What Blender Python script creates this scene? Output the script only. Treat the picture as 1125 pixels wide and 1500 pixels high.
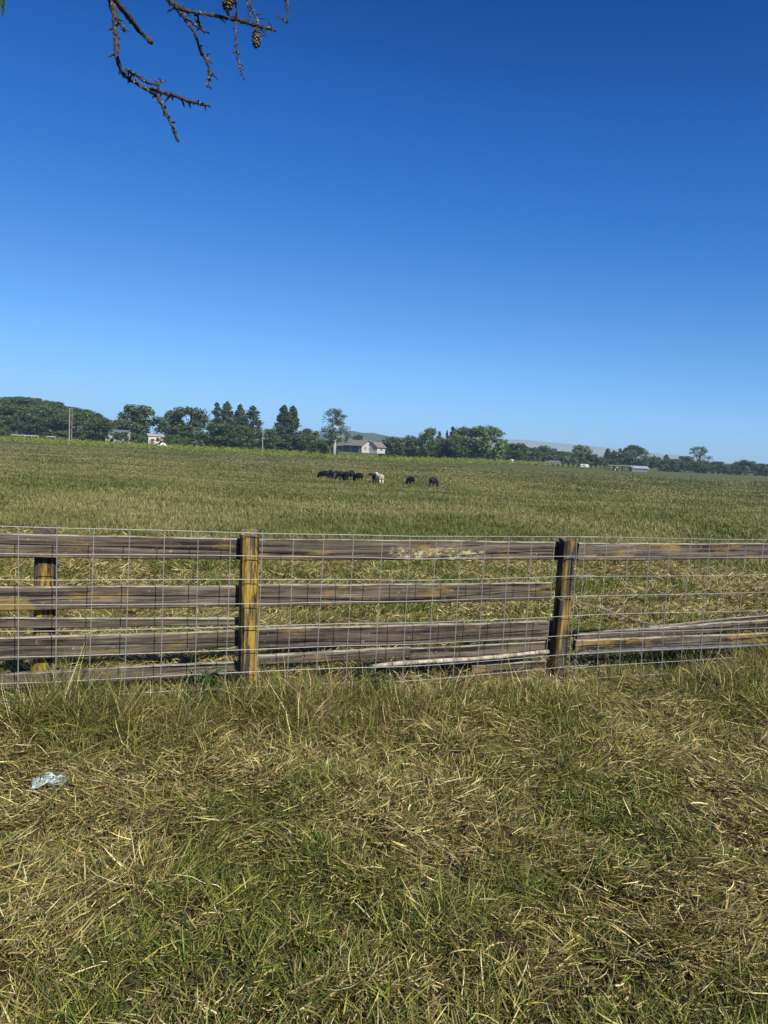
import bpy, bmesh, math, random
import numpy as np
from mathutils import Vector, Matrix
R = math.radians
for o in list(bpy.data.objects): bpy.data.objects.remove(o, do_unlink=True)
SC = bpy.context.scene
COL = SC.collection
# ------------------------------------------------------------------ camera
FPX, CX, CY = 1127.0, 562.5, 750.0
EYE = 1.75
PITCH, ROLL = R(4.49), R(2.9)
cam = bpy.data.cameras.new('camera')
cam.sensor_fit = 'VERTICAL'; cam.sensor_height = 36.0; cam.lens = 36.0 * FPX / 1500.0
cam.clip_start = 0.05; cam.clip_end = 60000
co = bpy.data.objects.new('camera', cam); COL.objects.link(co)
MROT = Matrix.Rotation(R(90) - PITCH, 3, 'X') @ Matrix.Rotation(ROLL, 3, 'Z')
co.matrix_world = Matrix.Translation((0, 0, EYE)) @ MROT.to_4x4()
SC.camera = co
# ------------------------------------------------------------------ light
SUN_EL, SUN_AZ = R(41), R(33)       # azimuth: degrees to the right of straight behind the camera
sd = Vector((math.sin(SUN_AZ) * math.cos(SUN_EL), -math.cos(SUN_AZ) * math.cos(SUN_EL), math.sin(SUN_EL)))
HAZE = 1.5e-4
sun = bpy.data.lights.new('sun', 'SUN'); sun.energy = 5.0; sun.angle = R(0.5); sun.color = (1.0, 0.95, 0.86)
so = bpy.data.objects.new('sun', sun); COL.objects.link(so)
so.rotation_euler = sd.to_track_quat('Z', 'Y').to_euler()
w = bpy.data.worlds.new('World'); SC.world = w; w.use_nodes = True
nt = w.node_tree; nt.nodes.clear()
sky = nt.nodes.new('ShaderNodeTexSky'); sky.sky_type = 'NISHITA'; sky.sun_disc = False
sky.sun_elevation = SUN_EL
sky.sun_rotation = math.atan2(sd.x, sd.y)
sky.altitude = 0; sky.air_density = 0.8; sky.dust_density = 0.15; sky.ozone_density = 5.0
# the photograph's contrasty rendering of a clear sky: tone curve per channel on the sky texture
sc1 = nt.nodes.new('ShaderNodeVectorMath'); sc1.operation = 'SCALE'; sc1.inputs['Scale'].default_value = 0.085
hs = nt.nodes.new('ShaderNodeRGBCurve'); cm_ = hs.mapping; cm_.use_clip = True
for ch, pts in enumerate(([(0, 0), (.055, -.001), (.074, .006), (.105, .023), (.165, .074), (.301, .175), (.468, .26), (1, .42)],
                          [(0, 0), (.115, .053), (.144, .090), (.195, .147), (.305, .262), (.491, .44), (.638, .52), (1, .64)],
                          [(0, 0), (.245, .262), (.292, .365), (.381, .487), (.533, .65), (.686, .82), (.8, .84), (1, .86)])):
    cv = cm_.curves[ch]
    cv.points[0].location = pts[0]; cv.points[-1].location = pts[-1]
    for p in pts[1:-1]: cv.points.new(*p)
    for p in cv.points: p.handle_type = 'AUTO_CLAMPED'
cm_.update()
sc2 = nt.nodes.new('ShaderNodeVectorMath'); sc2.operation = 'SCALE'; sc2.inputs['Scale'].default_value = 8.4
bg = nt.nodes.new('ShaderNodeBackground'); bg.inputs['Strength'].default_value = 0.1
wo = nt.nodes.new('ShaderNodeOutputWorld')
nt.links.new(sky.outputs[0], sc1.inputs[0]); nt.links.new(sc1.outputs[0], hs.inputs['Color']); nt.links.new(hs.outputs[0], sc2.inputs[0]); nt.links.new(sc2.outputs[0], bg.inputs['Color'])
nt.links.new(bg.outputs[0], wo.inputs['Surface'])
SC.view_settings.view_transform = 'Standard'; SC.view_settings.look = 'None'
SC.view_settings.exposure = 0.6; SC.view_settings.gamma = 1.0
SC.render.engine = 'CYCLES'
SC.render.resolution_x = 768; SC.render.resolution_y = 1024
# ------------------------------------------------------------------ picture -> world helpers
def ray(px, py):
    return MROT @ Vector(((px - CX) / FPX, -(py - CY) / FPX, -1.0))
EYEV = Vector((0, 0, EYE))
def hor(px): return CY - (math.tan(PITCH) * FPX) / math.cos(ROLL) + (px - CX) * math.tan(ROLL)
def at_depth(px, py, d): return EYEV + ray(px, py) * d
def at_y(px, py, Y):
    r = ray(px, py); return EYEV + r * (Y / r.y)
def gx(px, Y): return at_y(px, hor(px), Y).x
def zt(px, py, Y): return at_y(px, py, Y).z
LOW = -2.3
def sst(t): t = np.clip(t, 0, 1); return t * t * (3 - 2 * t)
RNG = np.random.default_rng(7)
LAT = RNG.random((256, 256))
def vnoise(x, y, s, seed=0):
    x = np.asarray(x, float) / s + seed * 17.3; y = np.asarray(y, float) / s + seed * 9.7
    xi = np.floor(x).astype(int); yi = np.floor(y).astype(int); fx = x - xi; fy = y - yi
    fx = fx * fx * (3 - 2 * fx); fy = fy * fy * (3 - 2 * fy)
    g = lambda a, b: LAT[a & 255, b & 255]
    return (g(xi, yi) * (1 - fx) + g(xi + 1, yi) * fx) * (1 - fy) + (g(xi, yi + 1) * (1 - fx) + g(xi + 1, yi + 1) * fx) * fy
def terr(x, y):
    x = np.asarray(x, float); y = np.asarray(y, float)
    near = np.clip(1 - (y - 40) / 60, 0, 1)
    return LOW * sst((y - 5) / 95) + 1.1 * sst((y - 283) / 62) * sst((125 - x) / 70) + near * ((vnoise(x, y, 0.50, 1) - .5) * 0.085 + (vnoise(x, y, 0.21, 4) - .5) * 0.045 + (vnoise(x, y, 1.9, 2) - .5) * 0.07) \
        + (vnoise(x, y, 14, 3) - .5) * 0.22 * sst((y - 9) / 20)
# ------------------------------------------------------------------ naming helpers
def tag(o, label=None, cat=None, group=None, kind=None):
    if label: o['label'] = label
    if cat: o['category'] = cat
    if group: o['group'] = group
    if kind: o['kind'] = kind
    return o
def link(o, parent=None):
    COL.objects.link(o)
    if parent is not None: o.parent = parent
    return o
def empty(name, loc=(0, 0, 0), rz=0.0):
    o = bpy.data.objects.new(name, None); o.location = loc; o.rotation_euler = (0, 0, rz); o.empty_display_size = 0.3
    return link(o)
def copy_tree(o, parent=None):
    c = o.copy(); COL.objects.link(c); c.parent = parent
    for ch in CH.get(o.name, []):
        d = copy_tree(ch, c)
    return c
CH = {}
def child(par, o): CH.setdefault(par.name, []).append(o); return o
# ------------------------------------------------------------------ mesh builder
class MB:
    def __init__(s): s.v = []; s.f = []; s.m = []
    def add(s, vs, fs, m=0):
        b = len(s.v); s.v += [tuple(v) for v in vs]
        for f in fs: s.f.append(tuple(b + i for i in f)); s.m.append(m)
    def box(s, c, size, rz=0.0, m=0):
        cx, cy, cz = c; a, b, h = [q / 2 for q in size]; cr, sr = math.cos(rz), math.sin(rz)
        vs = []
        for dz in (-h, h):
            for dx, dy in ((-a, -b), (a, -b), (a, b), (-a, b)):
                vs.append((cx + dx * cr - dy * sr, cy + dx * sr + dy * cr, cz + dz))
        s.add(vs, [(3, 2, 1, 0), (4, 5, 6, 7), (0, 1, 5, 4), (1, 2, 6, 5), (2, 3, 7, 6), (3, 0, 4, 7)], m)
    def tube(s, pts, rad, n=6, m=0, rough=0.0, rnd=random):
        pts = [Vector(p) for p in pts]
        if not hasattr(rad, '__len__'): rad = [rad] * len(pts)
        vs = []; ref = None
        for i, p in enumerate(pts):
            t = (pts[min(i + 1, len(pts) - 1)] - pts[max(i - 1, 0)]).normalized()
            if ref is None: ref = Vector((0, 0, 1)) if abs(t.z) < .9 else Vector((1, 0, 0))
            u = t.cross(ref).normalized(); w_ = u.cross(t).normalized(); ref = w_
            for k in range(n):
                a = 2 * math.pi * k / n; r = rad[i] * (1 + rough * (rnd.random() - .5) * 2)
                vs.append(p + u * math.cos(a) * r + w_ * math.sin(a) * r)
        fs = []
        for i in range(len(pts) - 1):
            for k in range(n):
                a = i * n + k; b = i * n + (k + 1) % n
                fs.append((a, b, b + n, a + n))
        fs.append(tuple(range(n))[::-1]); fs.append(tuple(range((len(pts) - 1) * n, len(pts) * n)))
        s.add(vs, fs, m)
    def mesh(s, name, mats, smooth=False):
        me = bpy.data.meshes.new(name); me.from_pydata(s.v, [], s.f)
        for m in (mats if isinstance(mats, (list, tuple)) else [mats]): me.materials.append(m)
        me.polygons.foreach_set('material_index', s.m)
        if smooth: me.polygons.foreach_set('use_smooth', [True] * len(s.f))
        me.update(); return me
    def build(s, name, mats, parent=None, smooth=False):
        o = bpy.data.objects.new(name, s.mesh(name, mats, smooth)); link(o, parent)
        if parent is not None: child(parent, o)
        return o
def np_mesh(name, V, F_list, mat, cols=None, smooth=False):
    """F_list: list of int arrays (n,k)."""
    me = bpy.data.meshes.new(name)
    me.vertices.add(len(V)); me.vertices.foreach_set('co', np.ascontiguousarray(V, dtype=np.float32).ravel())
    loops = np.concatenate([f.ravel() for f in F_list]).astype(np.int32)
    tot = np.concatenate([np.full(len(f), f.shape[1]) for f in F_list])
    st = np.concatenate([[0], np.cumsum(tot)[:-1]]).astype(np.int32)
    me.loops.add(len(loops)); me.loops.foreach_set('vertex_index', loops)
    me.polygons.add(len(tot)); me.polygons.foreach_set('loop_start', st)
    try: me.polygons.foreach_set('loop_total', tot.astype(np.int32))
    except Exception: pass
    if smooth: me.polygons.foreach_set('use_smooth', np.ones(len(tot), dtype=bool))
    if cols is not None:
        at = me.attributes.new('Col', 'FLOAT_COLOR', 'POINT')
        at.data.foreach_set('color', np.ascontiguousarray(cols, dtype=np.float32).ravel())
    me.materials.append(mat); me.update(calc_edges=True)
    return me
# ------------------------------------------------------------------ materials
class NG:
    def __init__(s, name):
        s.mat = bpy.data.materials.new(name); s.mat.use_nodes = True; s.t = s.mat.node_tree; s.t.nodes.clear()
        s.out = s.n('ShaderNodeOutputMaterial')
    def n(s, t, **kw):
        x = s.t.nodes.new(t)
        for k, v in kw.items(): setattr(x, k, v)
        return x
    def l(s, a, b): s.t.links.new(a, b)
    def noise(s, vec, scale, detail=4, rough=.6, dist=0.0):
        x = s.n('ShaderNodeTexNoise'); x.inputs['Scale'].default_value = scale; x.inputs['Detail'].default_value = detail
        x.inputs['Roughness'].default_value = rough; x.inputs['Distortion'].default_value = dist
        if vec is not None: s.l(vec, x.inputs['Vector'])
        return x.outputs['Fac']
    def mapping(s, vec, sc=(1, 1, 1), loc=(0, 0, 0)):
        x = s.n('ShaderNodeMapping'); x.inputs['Scale'].default_value = sc; x.inputs['Location'].default_value = loc
        s.l(vec, x.inputs['Vector']); return x.outputs[0]
    def ramp(s, fac, stops):
        x = s.n('ShaderNodeValToRGB'); e = x.color_ramp.elements
        while len(e) < len(stops): e.new(0.5)
        for q, (p, c) in zip(e, stops):
            q.position = p; q.color = (c[0], c[1], c[2], 1) if hasattr(c, '__len__') else (c, c, c, 1)
        s.l(fac, x.inputs[0]); return x.outputs[0]
    def mix(s, fac, a, b, mode='MIX'):
        x = s.n('ShaderNodeMixRGB', blend_type=mode)
        for i, q in zip((0, 1, 2), (fac, a, b)):
            if hasattr(q, 'is_linked') or hasattr(q, 'links'): s.l(q, x.inputs[i])
            elif hasattr(q, '__len__'): x.inputs[i].default_value = (q[0], q[1], q[2], 1)
            else: x.inputs[i].default_value = q
        return x.outputs[0]
    def math(s, op, a, b=0.0):
        x = s.n('ShaderNodeMath', operation=op)
        for i, q in enumerate((a, b)):
            if isinstance(q, (int, float)): x.inputs[i].default_value = q
            else: s.l(q, x.inputs[i])
        return x.outputs[0]
    def bsdf(s, col, rough=.7, spec=.3, bump=None, bstr=.3, bdist=.01, metal=0.0):
        b = s.n('ShaderNodeBsdfPrincipled')
        if hasattr(col, '__len__') : b.inputs['Base Color'].default_value = (col[0], col[1], col[2], 1)
        else: s.l(col, b.inputs['Base Color'])
        if isinstance(rough, (int, float)): b.inputs['Roughness'].default_value = rough
        else: s.l(rough, b.inputs['Roughness'])
        b.inputs['Specular IOR Level'].default_value = spec; b.inputs['Metallic'].default_value = metal
        if bump is not None:
            u = s.n('ShaderNodeBump'); u.inputs['Strength'].default_value = bstr; u.inputs['Distance'].default_value = bdist
            s.l(bump, u.inputs['Height']); s.l(u.outputs[0], b.inputs['Normal'])
        return b
    def done(s, b): s.l(b.outputs[0], s.out.inputs['Surface']); return s.mat
def simple(name, col, rough=.7, spec=.3, var=.25, scale=3.0, metal=0.0, bump=.2, bdist=.01):
    g = NG(name); tc = g.n('ShaderNodeTexCoord'); f = g.noise(tc.outputs['Object'], scale, 5, .65)
    c = g.ramp(f, [(.3, [q * (1 - var) for q in col]), (.7, [min(1, q * (1 + var)) for q in col])])
    return g.done(g.bsdf(c, rough, spec, f, bump, bdist, metal))

def grass_mat():
    g = NG('grass'); a = g.n('ShaderNodeAttribute'); a.attribute_name = 'Col'
    b = g.bsdf(a.outputs['Color'], .55, .25)
    t = g.n('ShaderNodeBsdfTranslucent'); g.l(a.outputs['Color'], t.inputs['Color'])
    m = g.n('ShaderNodeMixShader'); m.inputs[0].default_value = .2
    g.l(b.outputs[0], m.inputs[1]); g.l(t.outputs[0], m.inputs[2])
    return g.done(m)
def leaf_mat(name, dark, light, trans=.2):
    g = NG(name); geo = g.n('ShaderNodeNewGeometry'); oi = g.n('ShaderNodeObjectInfo')
    tc = g.n('ShaderNodeTexCoord')
    f = g.noise(tc.outputs['Object'], .9, 3, .6)
    f2 = g.math('MULTIPLY', g.math('ADD', f, geo.outputs['Random Per Island']), .5)
    c = g.ramp(f2, [(.25, dark), (.75, light)])
    h = g.n('ShaderNodeHueSaturation'); g.l(c, h.inputs['Color'])
    g.l(g.math('ADD', g.math('MULTIPLY', oi.outputs['Random'], .035), .4825), h.inputs['Hue'])
    g.l(g.math('ADD', g.math('MULTIPLY', oi.outputs['Random'], .5), .75), h.inputs['Value'])
    b = g.bsdf(h.outputs[0], .6, .2)
    t = g.n('ShaderNodeBsdfTranslucent'); g.l(h.outputs[0], t.inputs['Color'])
    m = g.n('ShaderNodeMixShader'); m.inputs[0].default_value = trans
    g.l(b.outputs[0], m.inputs[1]); g.l(t.outputs[0], m.inputs[2])
    return g.done(m)
def wood_mat(name, lich=.5, yellow=(.30, .19, .03), base=1.0, axis='X', ylo=.52, thr=.1, upl=.7, spot=None, zcut=None):
    """weathered grey board; grain runs along local X (or Z for posts)"""
    g = NG(name); tc = g.n('ShaderNodeTexCoord'); oi = g.n('ShaderNodeObjectInfo')
    off = g.n('ShaderNodeVectorMath', operation='ADD'); g.l(tc.outputs['Object'], off.inputs[0])
    cmb = g.n('ShaderNodeCombineXYZ'); r10 = g.math('MULTIPLY', oi.outputs['Random'], 40.0)
    for i in range(3): g.l(r10, cmb.inputs[i])
    g.l(cmb.outputs[0], off.inputs[1]); P = off.outputs[0]
    long_, fine = (1.2, 45), (4, 160)
    s1 = (long_[0], long_[1], long_[1]) if axis == 'X' else (long_[1], long_[1], long_[0])
    s2 = (fine[0], fine[1], fine[1]) if axis == 'X' else (fine[1], fine[1], fine[0])
    n1 = g.noise(g.mapping(P, s1), 1.0, 5, .6, .6); n2 = g.noise(g.mapping(P, s2), 1.0, 3, .6)
    n3 = g.noise(P, 5.0, 5, .65)
    k = base * .84
    c = g.ramp(n1, [(.36, (.014 * k, .011 * k, .009 * k)), (.44, (.064 * k, .052 * k, .038 * k)), (.56, (.118 * k, .10 * k, .074 * k)), (.70, (.24 * k, .215 * k, .162 * k))])
    c = g.mix(g.math('MULTIPLY', g.ramp(n2, [(.38, 1.0), (.5, 0.0)]), .7), c, (.03, .026, .021))
    crk = g.noise(g.mapping(P, (.8, 28, 28) if axis == 'X' else (28, 28, .8), (7, 3, 1)), 1.0, 3, .5)
    c = g.mix(g.ramp(crk, [(.355, .9), (.385, 0.0)]), c, (.012, .010, .008))
    c = g.mix(g.math('MULTIPLY', g.ramp(n3, [(.5, 0.0), (.68, 1.0)]), .25), c, (.19, .13, .075))
    s3 = (2.2, 9, 9) if axis == 'X' else (17, 17, 1.8)
    y = g.noise(g.mapping(P, s3, (3.1, 1.7, 5.5)), 1.0, 7, .72)
    ym = g.ramp(y, [(ylo, 0.0), (ylo + thr, 1.0)])
    yc = g.mix(n2, yellow, (.30, .20, .05))
    if zcut:
        zs = g.n('ShaderNodeSeparateXYZ'); g.l(tc.outputs['Object'], zs.inputs[0]); zm = g.n('ShaderNodeMapRange'); zm.inputs['From Min'].default_value = zcut + .05; zm.inputs['From Max'].default_value = zcut - .05
        g.l(zs.outputs['Z'], zm.inputs['Value']); ym = g.math('MULTIPLY', ym, zm.outputs[0])
    c = g.mix(g.math('MULTIPLY', ym, lich), c, yc)
    # pale crusty lichen on upward faces and in small specks
    geo = g.n('ShaderNodeNewGeometry'); sp = g.n('ShaderNodeSeparateXYZ'); g.l(geo.outputs['Normal'], sp.inputs[0])
    up = g.ramp(sp.outputs['Z'], [(.35, 0.0), (.8, 1.0)])
    pn = g.noise(g.mapping(P, (7, 18, 18)), 1.0, 6, .7)
    c = g.mix(g.math('MULTIPLY', up, g.ramp(pn, [(.38, .15 * upl), (.58, upl)])), c, (.40, .38, .28))
    if spot:
        so3 = g.n('ShaderNodeSeparateXYZ'); g.l(tc.outputs['Object'], so3.inputs[0])
        ma = g.n('ShaderNodeMapRange'); ma.inputs['From Min'].default_value = spot[0]; ma.inputs['From Max'].default_value = spot[0] + .06; g.l(so3.outputs['X'], ma.inputs['Value'])
        mb_ = g.n('ShaderNodeMapRange'); mb_.inputs['From Min'].default_value = spot[1]; mb_.inputs['From Max'].default_value = spot[1] - .06; g.l(so3.outputs['X'], mb_.inputs['Value'])
        mz = g.n('ShaderNodeMapRange'); mz.inputs['From Min'].default_value = .035; mz.inputs['From Max'].default_value = -.005; g.l(so3.outputs['Z'], mz.inputs['Value'])
        bl = g.ramp(g.noise(g.mapping(tc.outputs['Object'], (15, 1, 30)), 1.0, 8, .75), [(.49, 0.0), (.60, 1.0)])
        m4 = g.math('MULTIPLY', g.math('MULTIPLY', ma.outputs[0], mb_.outputs[0]), g.math('MULTIPLY', mz.outputs[0], bl))
        c = g.mix(g.math('MULTIPLY', m4, .85), c, (.40, .385, .20))
    c = g.mix(g.math('MULTIPLY', g.ramp(g.noise(P, 28, 4, .7), [(.64, 0.0), (.7, 1.0)]), .55), c, (.33, .32, .27))
    hgt = g.math('ADD', n1, g.math('MULTIPLY', n2, .6))
    return g.done(g.bsdf(c, .85, .15, hgt, .8, .004))
def ground_mat():
    g = NG('ground'); geo = g.n('ShaderNodeNewGeometry'); P = geo.outputs['Position']
    sp = g.n('ShaderNodeSeparateXYZ'); g.l(P, sp.inputs[0])
    f = g.noise(P, 30, 4, .7); m = g.noise(P, 1.2, 5, .6); bigp = g.noise(g.mapping(P, (.035, .12, .1)), 1.0, 6, .65)
    near = g.ramp(f, [(.35, (.014, .012, .007)), (.6, (.05, .04, .022))])
    far = g.ramp(g.noise(g.mapping(P, (.5, 1.2, 1)), 1.0, 6, .75), [(.3, (.055, .063, .019)), (.5, (.085, .093, .030)), (.72, (.13, .132, .052))])
    far = g.mix(g.math('MULTIPLY', g.ramp(bigp, [(.4, 0.0), (.62, 1.0)]), .5), far, (.065, .072, .024))
    d = g.n('ShaderNodeMapRange'); d.inputs['From Min'].default_value = 7; d.inputs['From Max'].default_value = 35
    g.l(sp.outputs['Y'], d.inputs['Value'])
    c = g.mix(d.outputs[0], near, far)
    return g.done(g.bsdf(c, .95, .05, g.math('ADD', f, m), .6, .03))
def soil_hill(name, a, b):
    g = NG(name); geo = g.n('ShaderNodeNewGeometry'); P = geo.outputs['Position']
    return g.done(g.bsdf(g.ramp(g.noise(P, .06, 6, .7), [(.35, a), (.65, b)]), .95, .05))
M = {}
M['grass'] = grass_mat(); M['ground'] = ground_mat()
M['oak'] = leaf_mat('oak_leaves', (.026, .046, .014), (.098, .135, .038))
M['pale_oak'] = leaf_mat('pale_oak_leaves', (.055, .085, .028), (.15, .19, .065))
M['pine'] = leaf_mat('pine_needles', (.022, .042, .020), (.065, .092, .040), .1)
M['vine'] = leaf_mat('vine_leaves', (.17, .23, .03), (.34, .41, .06), .4)
M['brush'] = leaf_mat('brush_leaves', (.06, .07, .03), (.12, .13, .055))
M['bark'] = simple('bark', (.16, .135, .11), .9, .1, .4, 2.0)
M['palebark'] = simple('pale_bark', (.34, .32, .28), .9, .1, .3, 2.0)
M['twig'] = simple('twig_bark', (.05, .042, .038), .9, .15, .6, 60, bump=.8, bdist=.003)
M['lichen'] = simple('twig_lichen', (.20, .21, .18), .95, .05, .3, 80)
M['cone'] = simple('cone_scales', (.15, .12, .085), .8, .15, .4, 60)
M['rail'] = wood_mat('weathered_rail', .45, (.30, .19, .05), ylo=.55)
M['rail_spot'] = wood_mat('spotted_rail', .45, (.30, .19, .05), ylo=.55, spot=(-.28, .53))
M['rail_yellow'] = wood_mat('lichened_rail', .6, (.25, .155, .03), ylo=.52)
M['post_yellow'] = wood_mat('lichened_post', .92, (.33, .205, .012), .8, 'Z', .50, .07, upl=.15)
M['post_low'] = wood_mat('mossy_post', .9, zcut=1.28, yellow=(.28, .18, .012), base=.7, axis='Z', ylo=.45, thr=.1, upl=.1)
M['post_brown'] = wood_mat('brown_post', .8, (.24, .145, .025), .6, 'Z', .49, .12, upl=.05)
M['creamlichen'] = simple('cream_lichen', (.70, .68, .42), .95, .05, .2, 40)
M['wire'] = simple('galvanised_wire', (.25, .245, .225), .55, .4, .2, 14, metal=.2, bump=0)
M['ptfe'] = simple('weathered_pipe', (.27, .235, .18), .7, .2, .75, 17)
# ------------------------------------------------------------------ ground sheet
def grid(xs, ys, zf):
    X, Y = np.meshgrid(xs, ys); Z = zf(X, Y); V = np.stack([X.ravel(), Y.ravel(), Z.ravel()], 1)
    nx, ny = len(xs), len(ys); i = np.arange(ny - 1)[:, None] * nx + np.arange(nx - 1)[None, :]
    i = i.ravel(); F = np.stack([i, i + 1, i + nx + 1, i + nx], 1); return V, F
xs = np.unique(np.concatenate([-np.geomspace(8, 5500, 50), np.arange(-8, 8.01, .07), np.geomspace(8, 5500, 50)]))
ys = np.unique(np.concatenate([[-3000, -1000, -300, -60, -15, -6], np.arange(-3, 1, .25), np.arange(1, 9, .07), np.arange(9, 14, .15), np.arange(14, 60, .6), np.geomspace(60, 5500, 60)]))
V, F = grid(xs, ys, terr)
go = link(bpy.data.objects.new('ground', np_mesh('ground', V, [F], M['ground'], smooth=True))); tag(go, kind='structure')
# ------------------------------------------------------------------ fence plane
A0 = at_depth(0, 890, 4.438); B0 = at_depth(1110, 862, 6.63)
A0.z = 0; B0.z = 0
FD = (B0 - A0).normalized(); FN = Vector((-FD.y, FD.x, 0))          # FN points away from the camera
FANG = math.atan2(FD.y, FD.x)
def at_fence(px, py, off=0.0):
    r = ray(px, py); t = (FN.dot(A0 - EYEV) + off) / FN.dot(r); return EYEV + r * t
def sz(px, py, off=0.0):
    p = at_fence(px, py, off); return (p - A0).dot(FD), p.z
def fpt(s, z, off=0.0): return A0 + FD * s + FN * off + Vector((0, 0, z))
# ------------------------------------------------------------------ grass
PAL = dict(straw=np.array([[.52, .42, .165], [.43, .34, .125], [.62, .54, .27], [.33, .25, .09], [.25, .17, .07]]),
           green=np.array([[.115, .165, .022], [.160, .205, .028], [.055, .09, .014], [.21, .24, .036], [.09, .14, .022]]),
           olive=np.array([[.215, .22, .042], [.28, .26, .06], [.15, .165, .03], [.34, .31, .08]]))
def blades(x, y, z, L, w, az, tilt, curl, col, cheap=False, azc=0.9):
    n = len(x); bend = RNG.normal(0, azc, n); az0 = az; S = [0, .55, 1] if cheap else [0, .38, .72, 1]
    W = [1, .8, 0] if cheap else [1, .95, .62, 0]
    P = [np.stack([x, y, z], 1)]
    for a, b in zip(S[:-1], S[1:]):
        t = tilt + curl * (a + b) / 2; az = az0 + bend * (a + b) / 2; d = np.stack([np.sin(t) * np.cos(az), np.sin(t) * np.sin(az), np.cos(t)], 1)
        P.append(P[-1] + d * (L * (b - a))[:, None])
    ro = RNG.uniform(0, math.pi, n)
    side = np.stack([-np.sin(az) * np.cos(ro) , np.cos(az) * np.cos(ro), np.sin(ro) * .6 * np.sign(np.sin(tilt) + .01)], 1)
    side /= np.linalg.norm(side, axis=1)[:, None]
    vs = []
    for p, wi in zip(P[:-1], W[:-1]):
        h = side * (w * wi / 2)[:, None]; vs += [p - h, p + h]
    vs.append(P[-1]); k = len(vs)
    V = np.stack(vs, 1).reshape(-1, 3); b = np.arange(n) * k
    Q = [np.stack([b + 2 * i, b + 2 * i + 1, b + 2 * i + 3, b + 2 * i + 2], 1) for i in range(len(P) - 2)]
    T = np.stack([b + k - 3, b + k - 2, b + k - 1], 1)
    return V, np.concatenate(Q), T, np.repeat(np.concatenate([col, np.ones((n, 1))], 1), k, 0)
def pick(mask_w, n):
    """mask_w: (n,3) weights straw, green, olive"""
    u = RNG.random(n) * mask_w.sum(1); c = np.cumsum(mask_w, 1); k = (u[:, None] > c).sum(1)
    out = np.zeros((n, 3)); sh = RNG.random((n, 1)) ** 1.6
    for i, nm in enumerate(('straw', 'green', 'olive')):
        m = k == i; p = PAL[nm]; out[m] = p[RNG.integers(0, len(p), m.sum())]
    return out * (.28 + 1.10 * sh), k
class GB:
    def __init__(s): s.V = []; s.Q = []; s.T = []; s.C = []; s.n = 0
    def add(s, *a, **k):
        V, Q, T, C = blades(*a, **k); s.V.append(V); s.Q.append(Q + s.n); s.T.append(T + s.n); s.C.append(C); s.n += len(V)
    def build(s, name, label):
        me = np_mesh(name, np.concatenate(s.V), [np.concatenate(s.Q), np.concatenate(s.T)], M['grass'], np.concatenate(s.C))
        return tag(link(bpy.data.objects.new(name, me)), label, 'grass', kind='stuff')
def wedge(n, y0, y1, mar=1.0):
    u = RNG.random(n * 2); y = np.sqrt(y0 ** 2 + u * (y1 ** 2 - y0 ** 2))
    hw = .54 * y + mar; x = RNG.uniform(-1, 1, n * 2) * hw
    keep = RNG.random(n * 2) < (hw / y) / ((.54 * y0 + mar) / y0)
    return x[keep][:n], y[keep][:n]
def area(y0, y1, mar=1.0): return .54 * (y1 ** 2 - y0 ** 2) + 2 * mar * (y1 - y0)
def dry(x, y):
    """0 lush .. 1 dry: real patches of dead cuttings in the sward"""
    v = .62 * vnoise(x, y, .8, 5) + .34 * vnoise(x, y, .3, 6) + .3 * vnoise(x, y, 2.6, 7)
    v = v + .04 + .22 * np.clip((-x - .2) / 1.5, 0, 1) * np.clip((5 - y) / 2, 0, 1)
    return np.clip((v - .44) / .34, 0, 1)
def fdist(x, y): return (x - A0.x) * FN.x + (y - A0.y) * FN.y     # signed distance behind the panel
TR = at_y(75, 1142, 3)                                              # the litter's spot is kept clear
_r = ray(75, 1142); TRASH = EYEV + _r * (-(EYE - .03) / _r.z)
near = GB()
def sward(gb, y0, y1, dens, L0, L1, w0, w1, frac_up, cheap=False, sw=None):
    n = int(dens * area(y0, y1)); x, y = wedge(n, y0, y1); n = len(x)
    d = dry(x, y); fd = fdist(x, y)
    tuft = vnoise(x, y, .16 * max(1, y0 / 5), 8); big = vnoise(x, y, 1.2 * max(1, y0 / 12), 9)
    up = RNG.random(n) < frac_up * (1.25 - .8 * d) * (.6 + .8 * big)
    L = RNG.uniform(L0, L1, n) * (.45 + 1.1 * tuft) * np.where(up, 1.2, 1.05)
    tilt = np.where(up, RNG.uniform(.1, .9, n), RNG.uniform(.9, 1.62, n)); curl = RNG.uniform(-.2, 1.1, n) * np.where(up, 1, .3)
    az = RNG.uniform(0, 2 * math.pi, n) + 0
    az = np.where(up, az, az * .5 + vnoise(x, y, .5, 11) * 8)
    wts = np.stack([(.14 + 1.05 * d) * np.where(up, .25, 1.0), (1.15 - d) * np.where(up, 1.3, .5), np.full(n, .55)], 1)
    if sw is not None: wts = wts * np.array(sw)
    col, k = pick(wts, n)
    z = terr(x, y) + np.where(up, -.01, RNG.uniform(0, .045, n) * (1 + .6 * d))
    keep = (np.abs(x - TRASH.x) > .09) | (np.abs(y - TRASH.y) > .09)
    if y1 < 9:
        gap = .6 * vnoise(x, y, .11, 15) + .4 * vnoise(x, y, .05, 16); keep &= (gap + RNG.normal(0, .05, n)) > .36
    a = keep
    gb.add(x[a], y[a], z[a], L[a], RNG.uniform(w0, w1, n)[a], az[a], tilt[a], curl[a], col[a], cheap=cheap)
sward(near, 1.5, 3.2, 12500, .035, .12, .002, .0058, .5, sw=(1.2, .9, 1.1))
sward(near, 3.2, 5.2, 9500, .04, .12, .0024, .0062, .5, sw=(1.2, .9, 1.1))
sward(near, 5.2, 8.0, 6500, .05, .12, .003, .0065, .45, sw=(1.5, .85, 1))
sward(near, 8.0, 14.0, 2400, .06, .13, .006, .012, .45, cheap=True, sw=(1.35, .9, 1.1))
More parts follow.
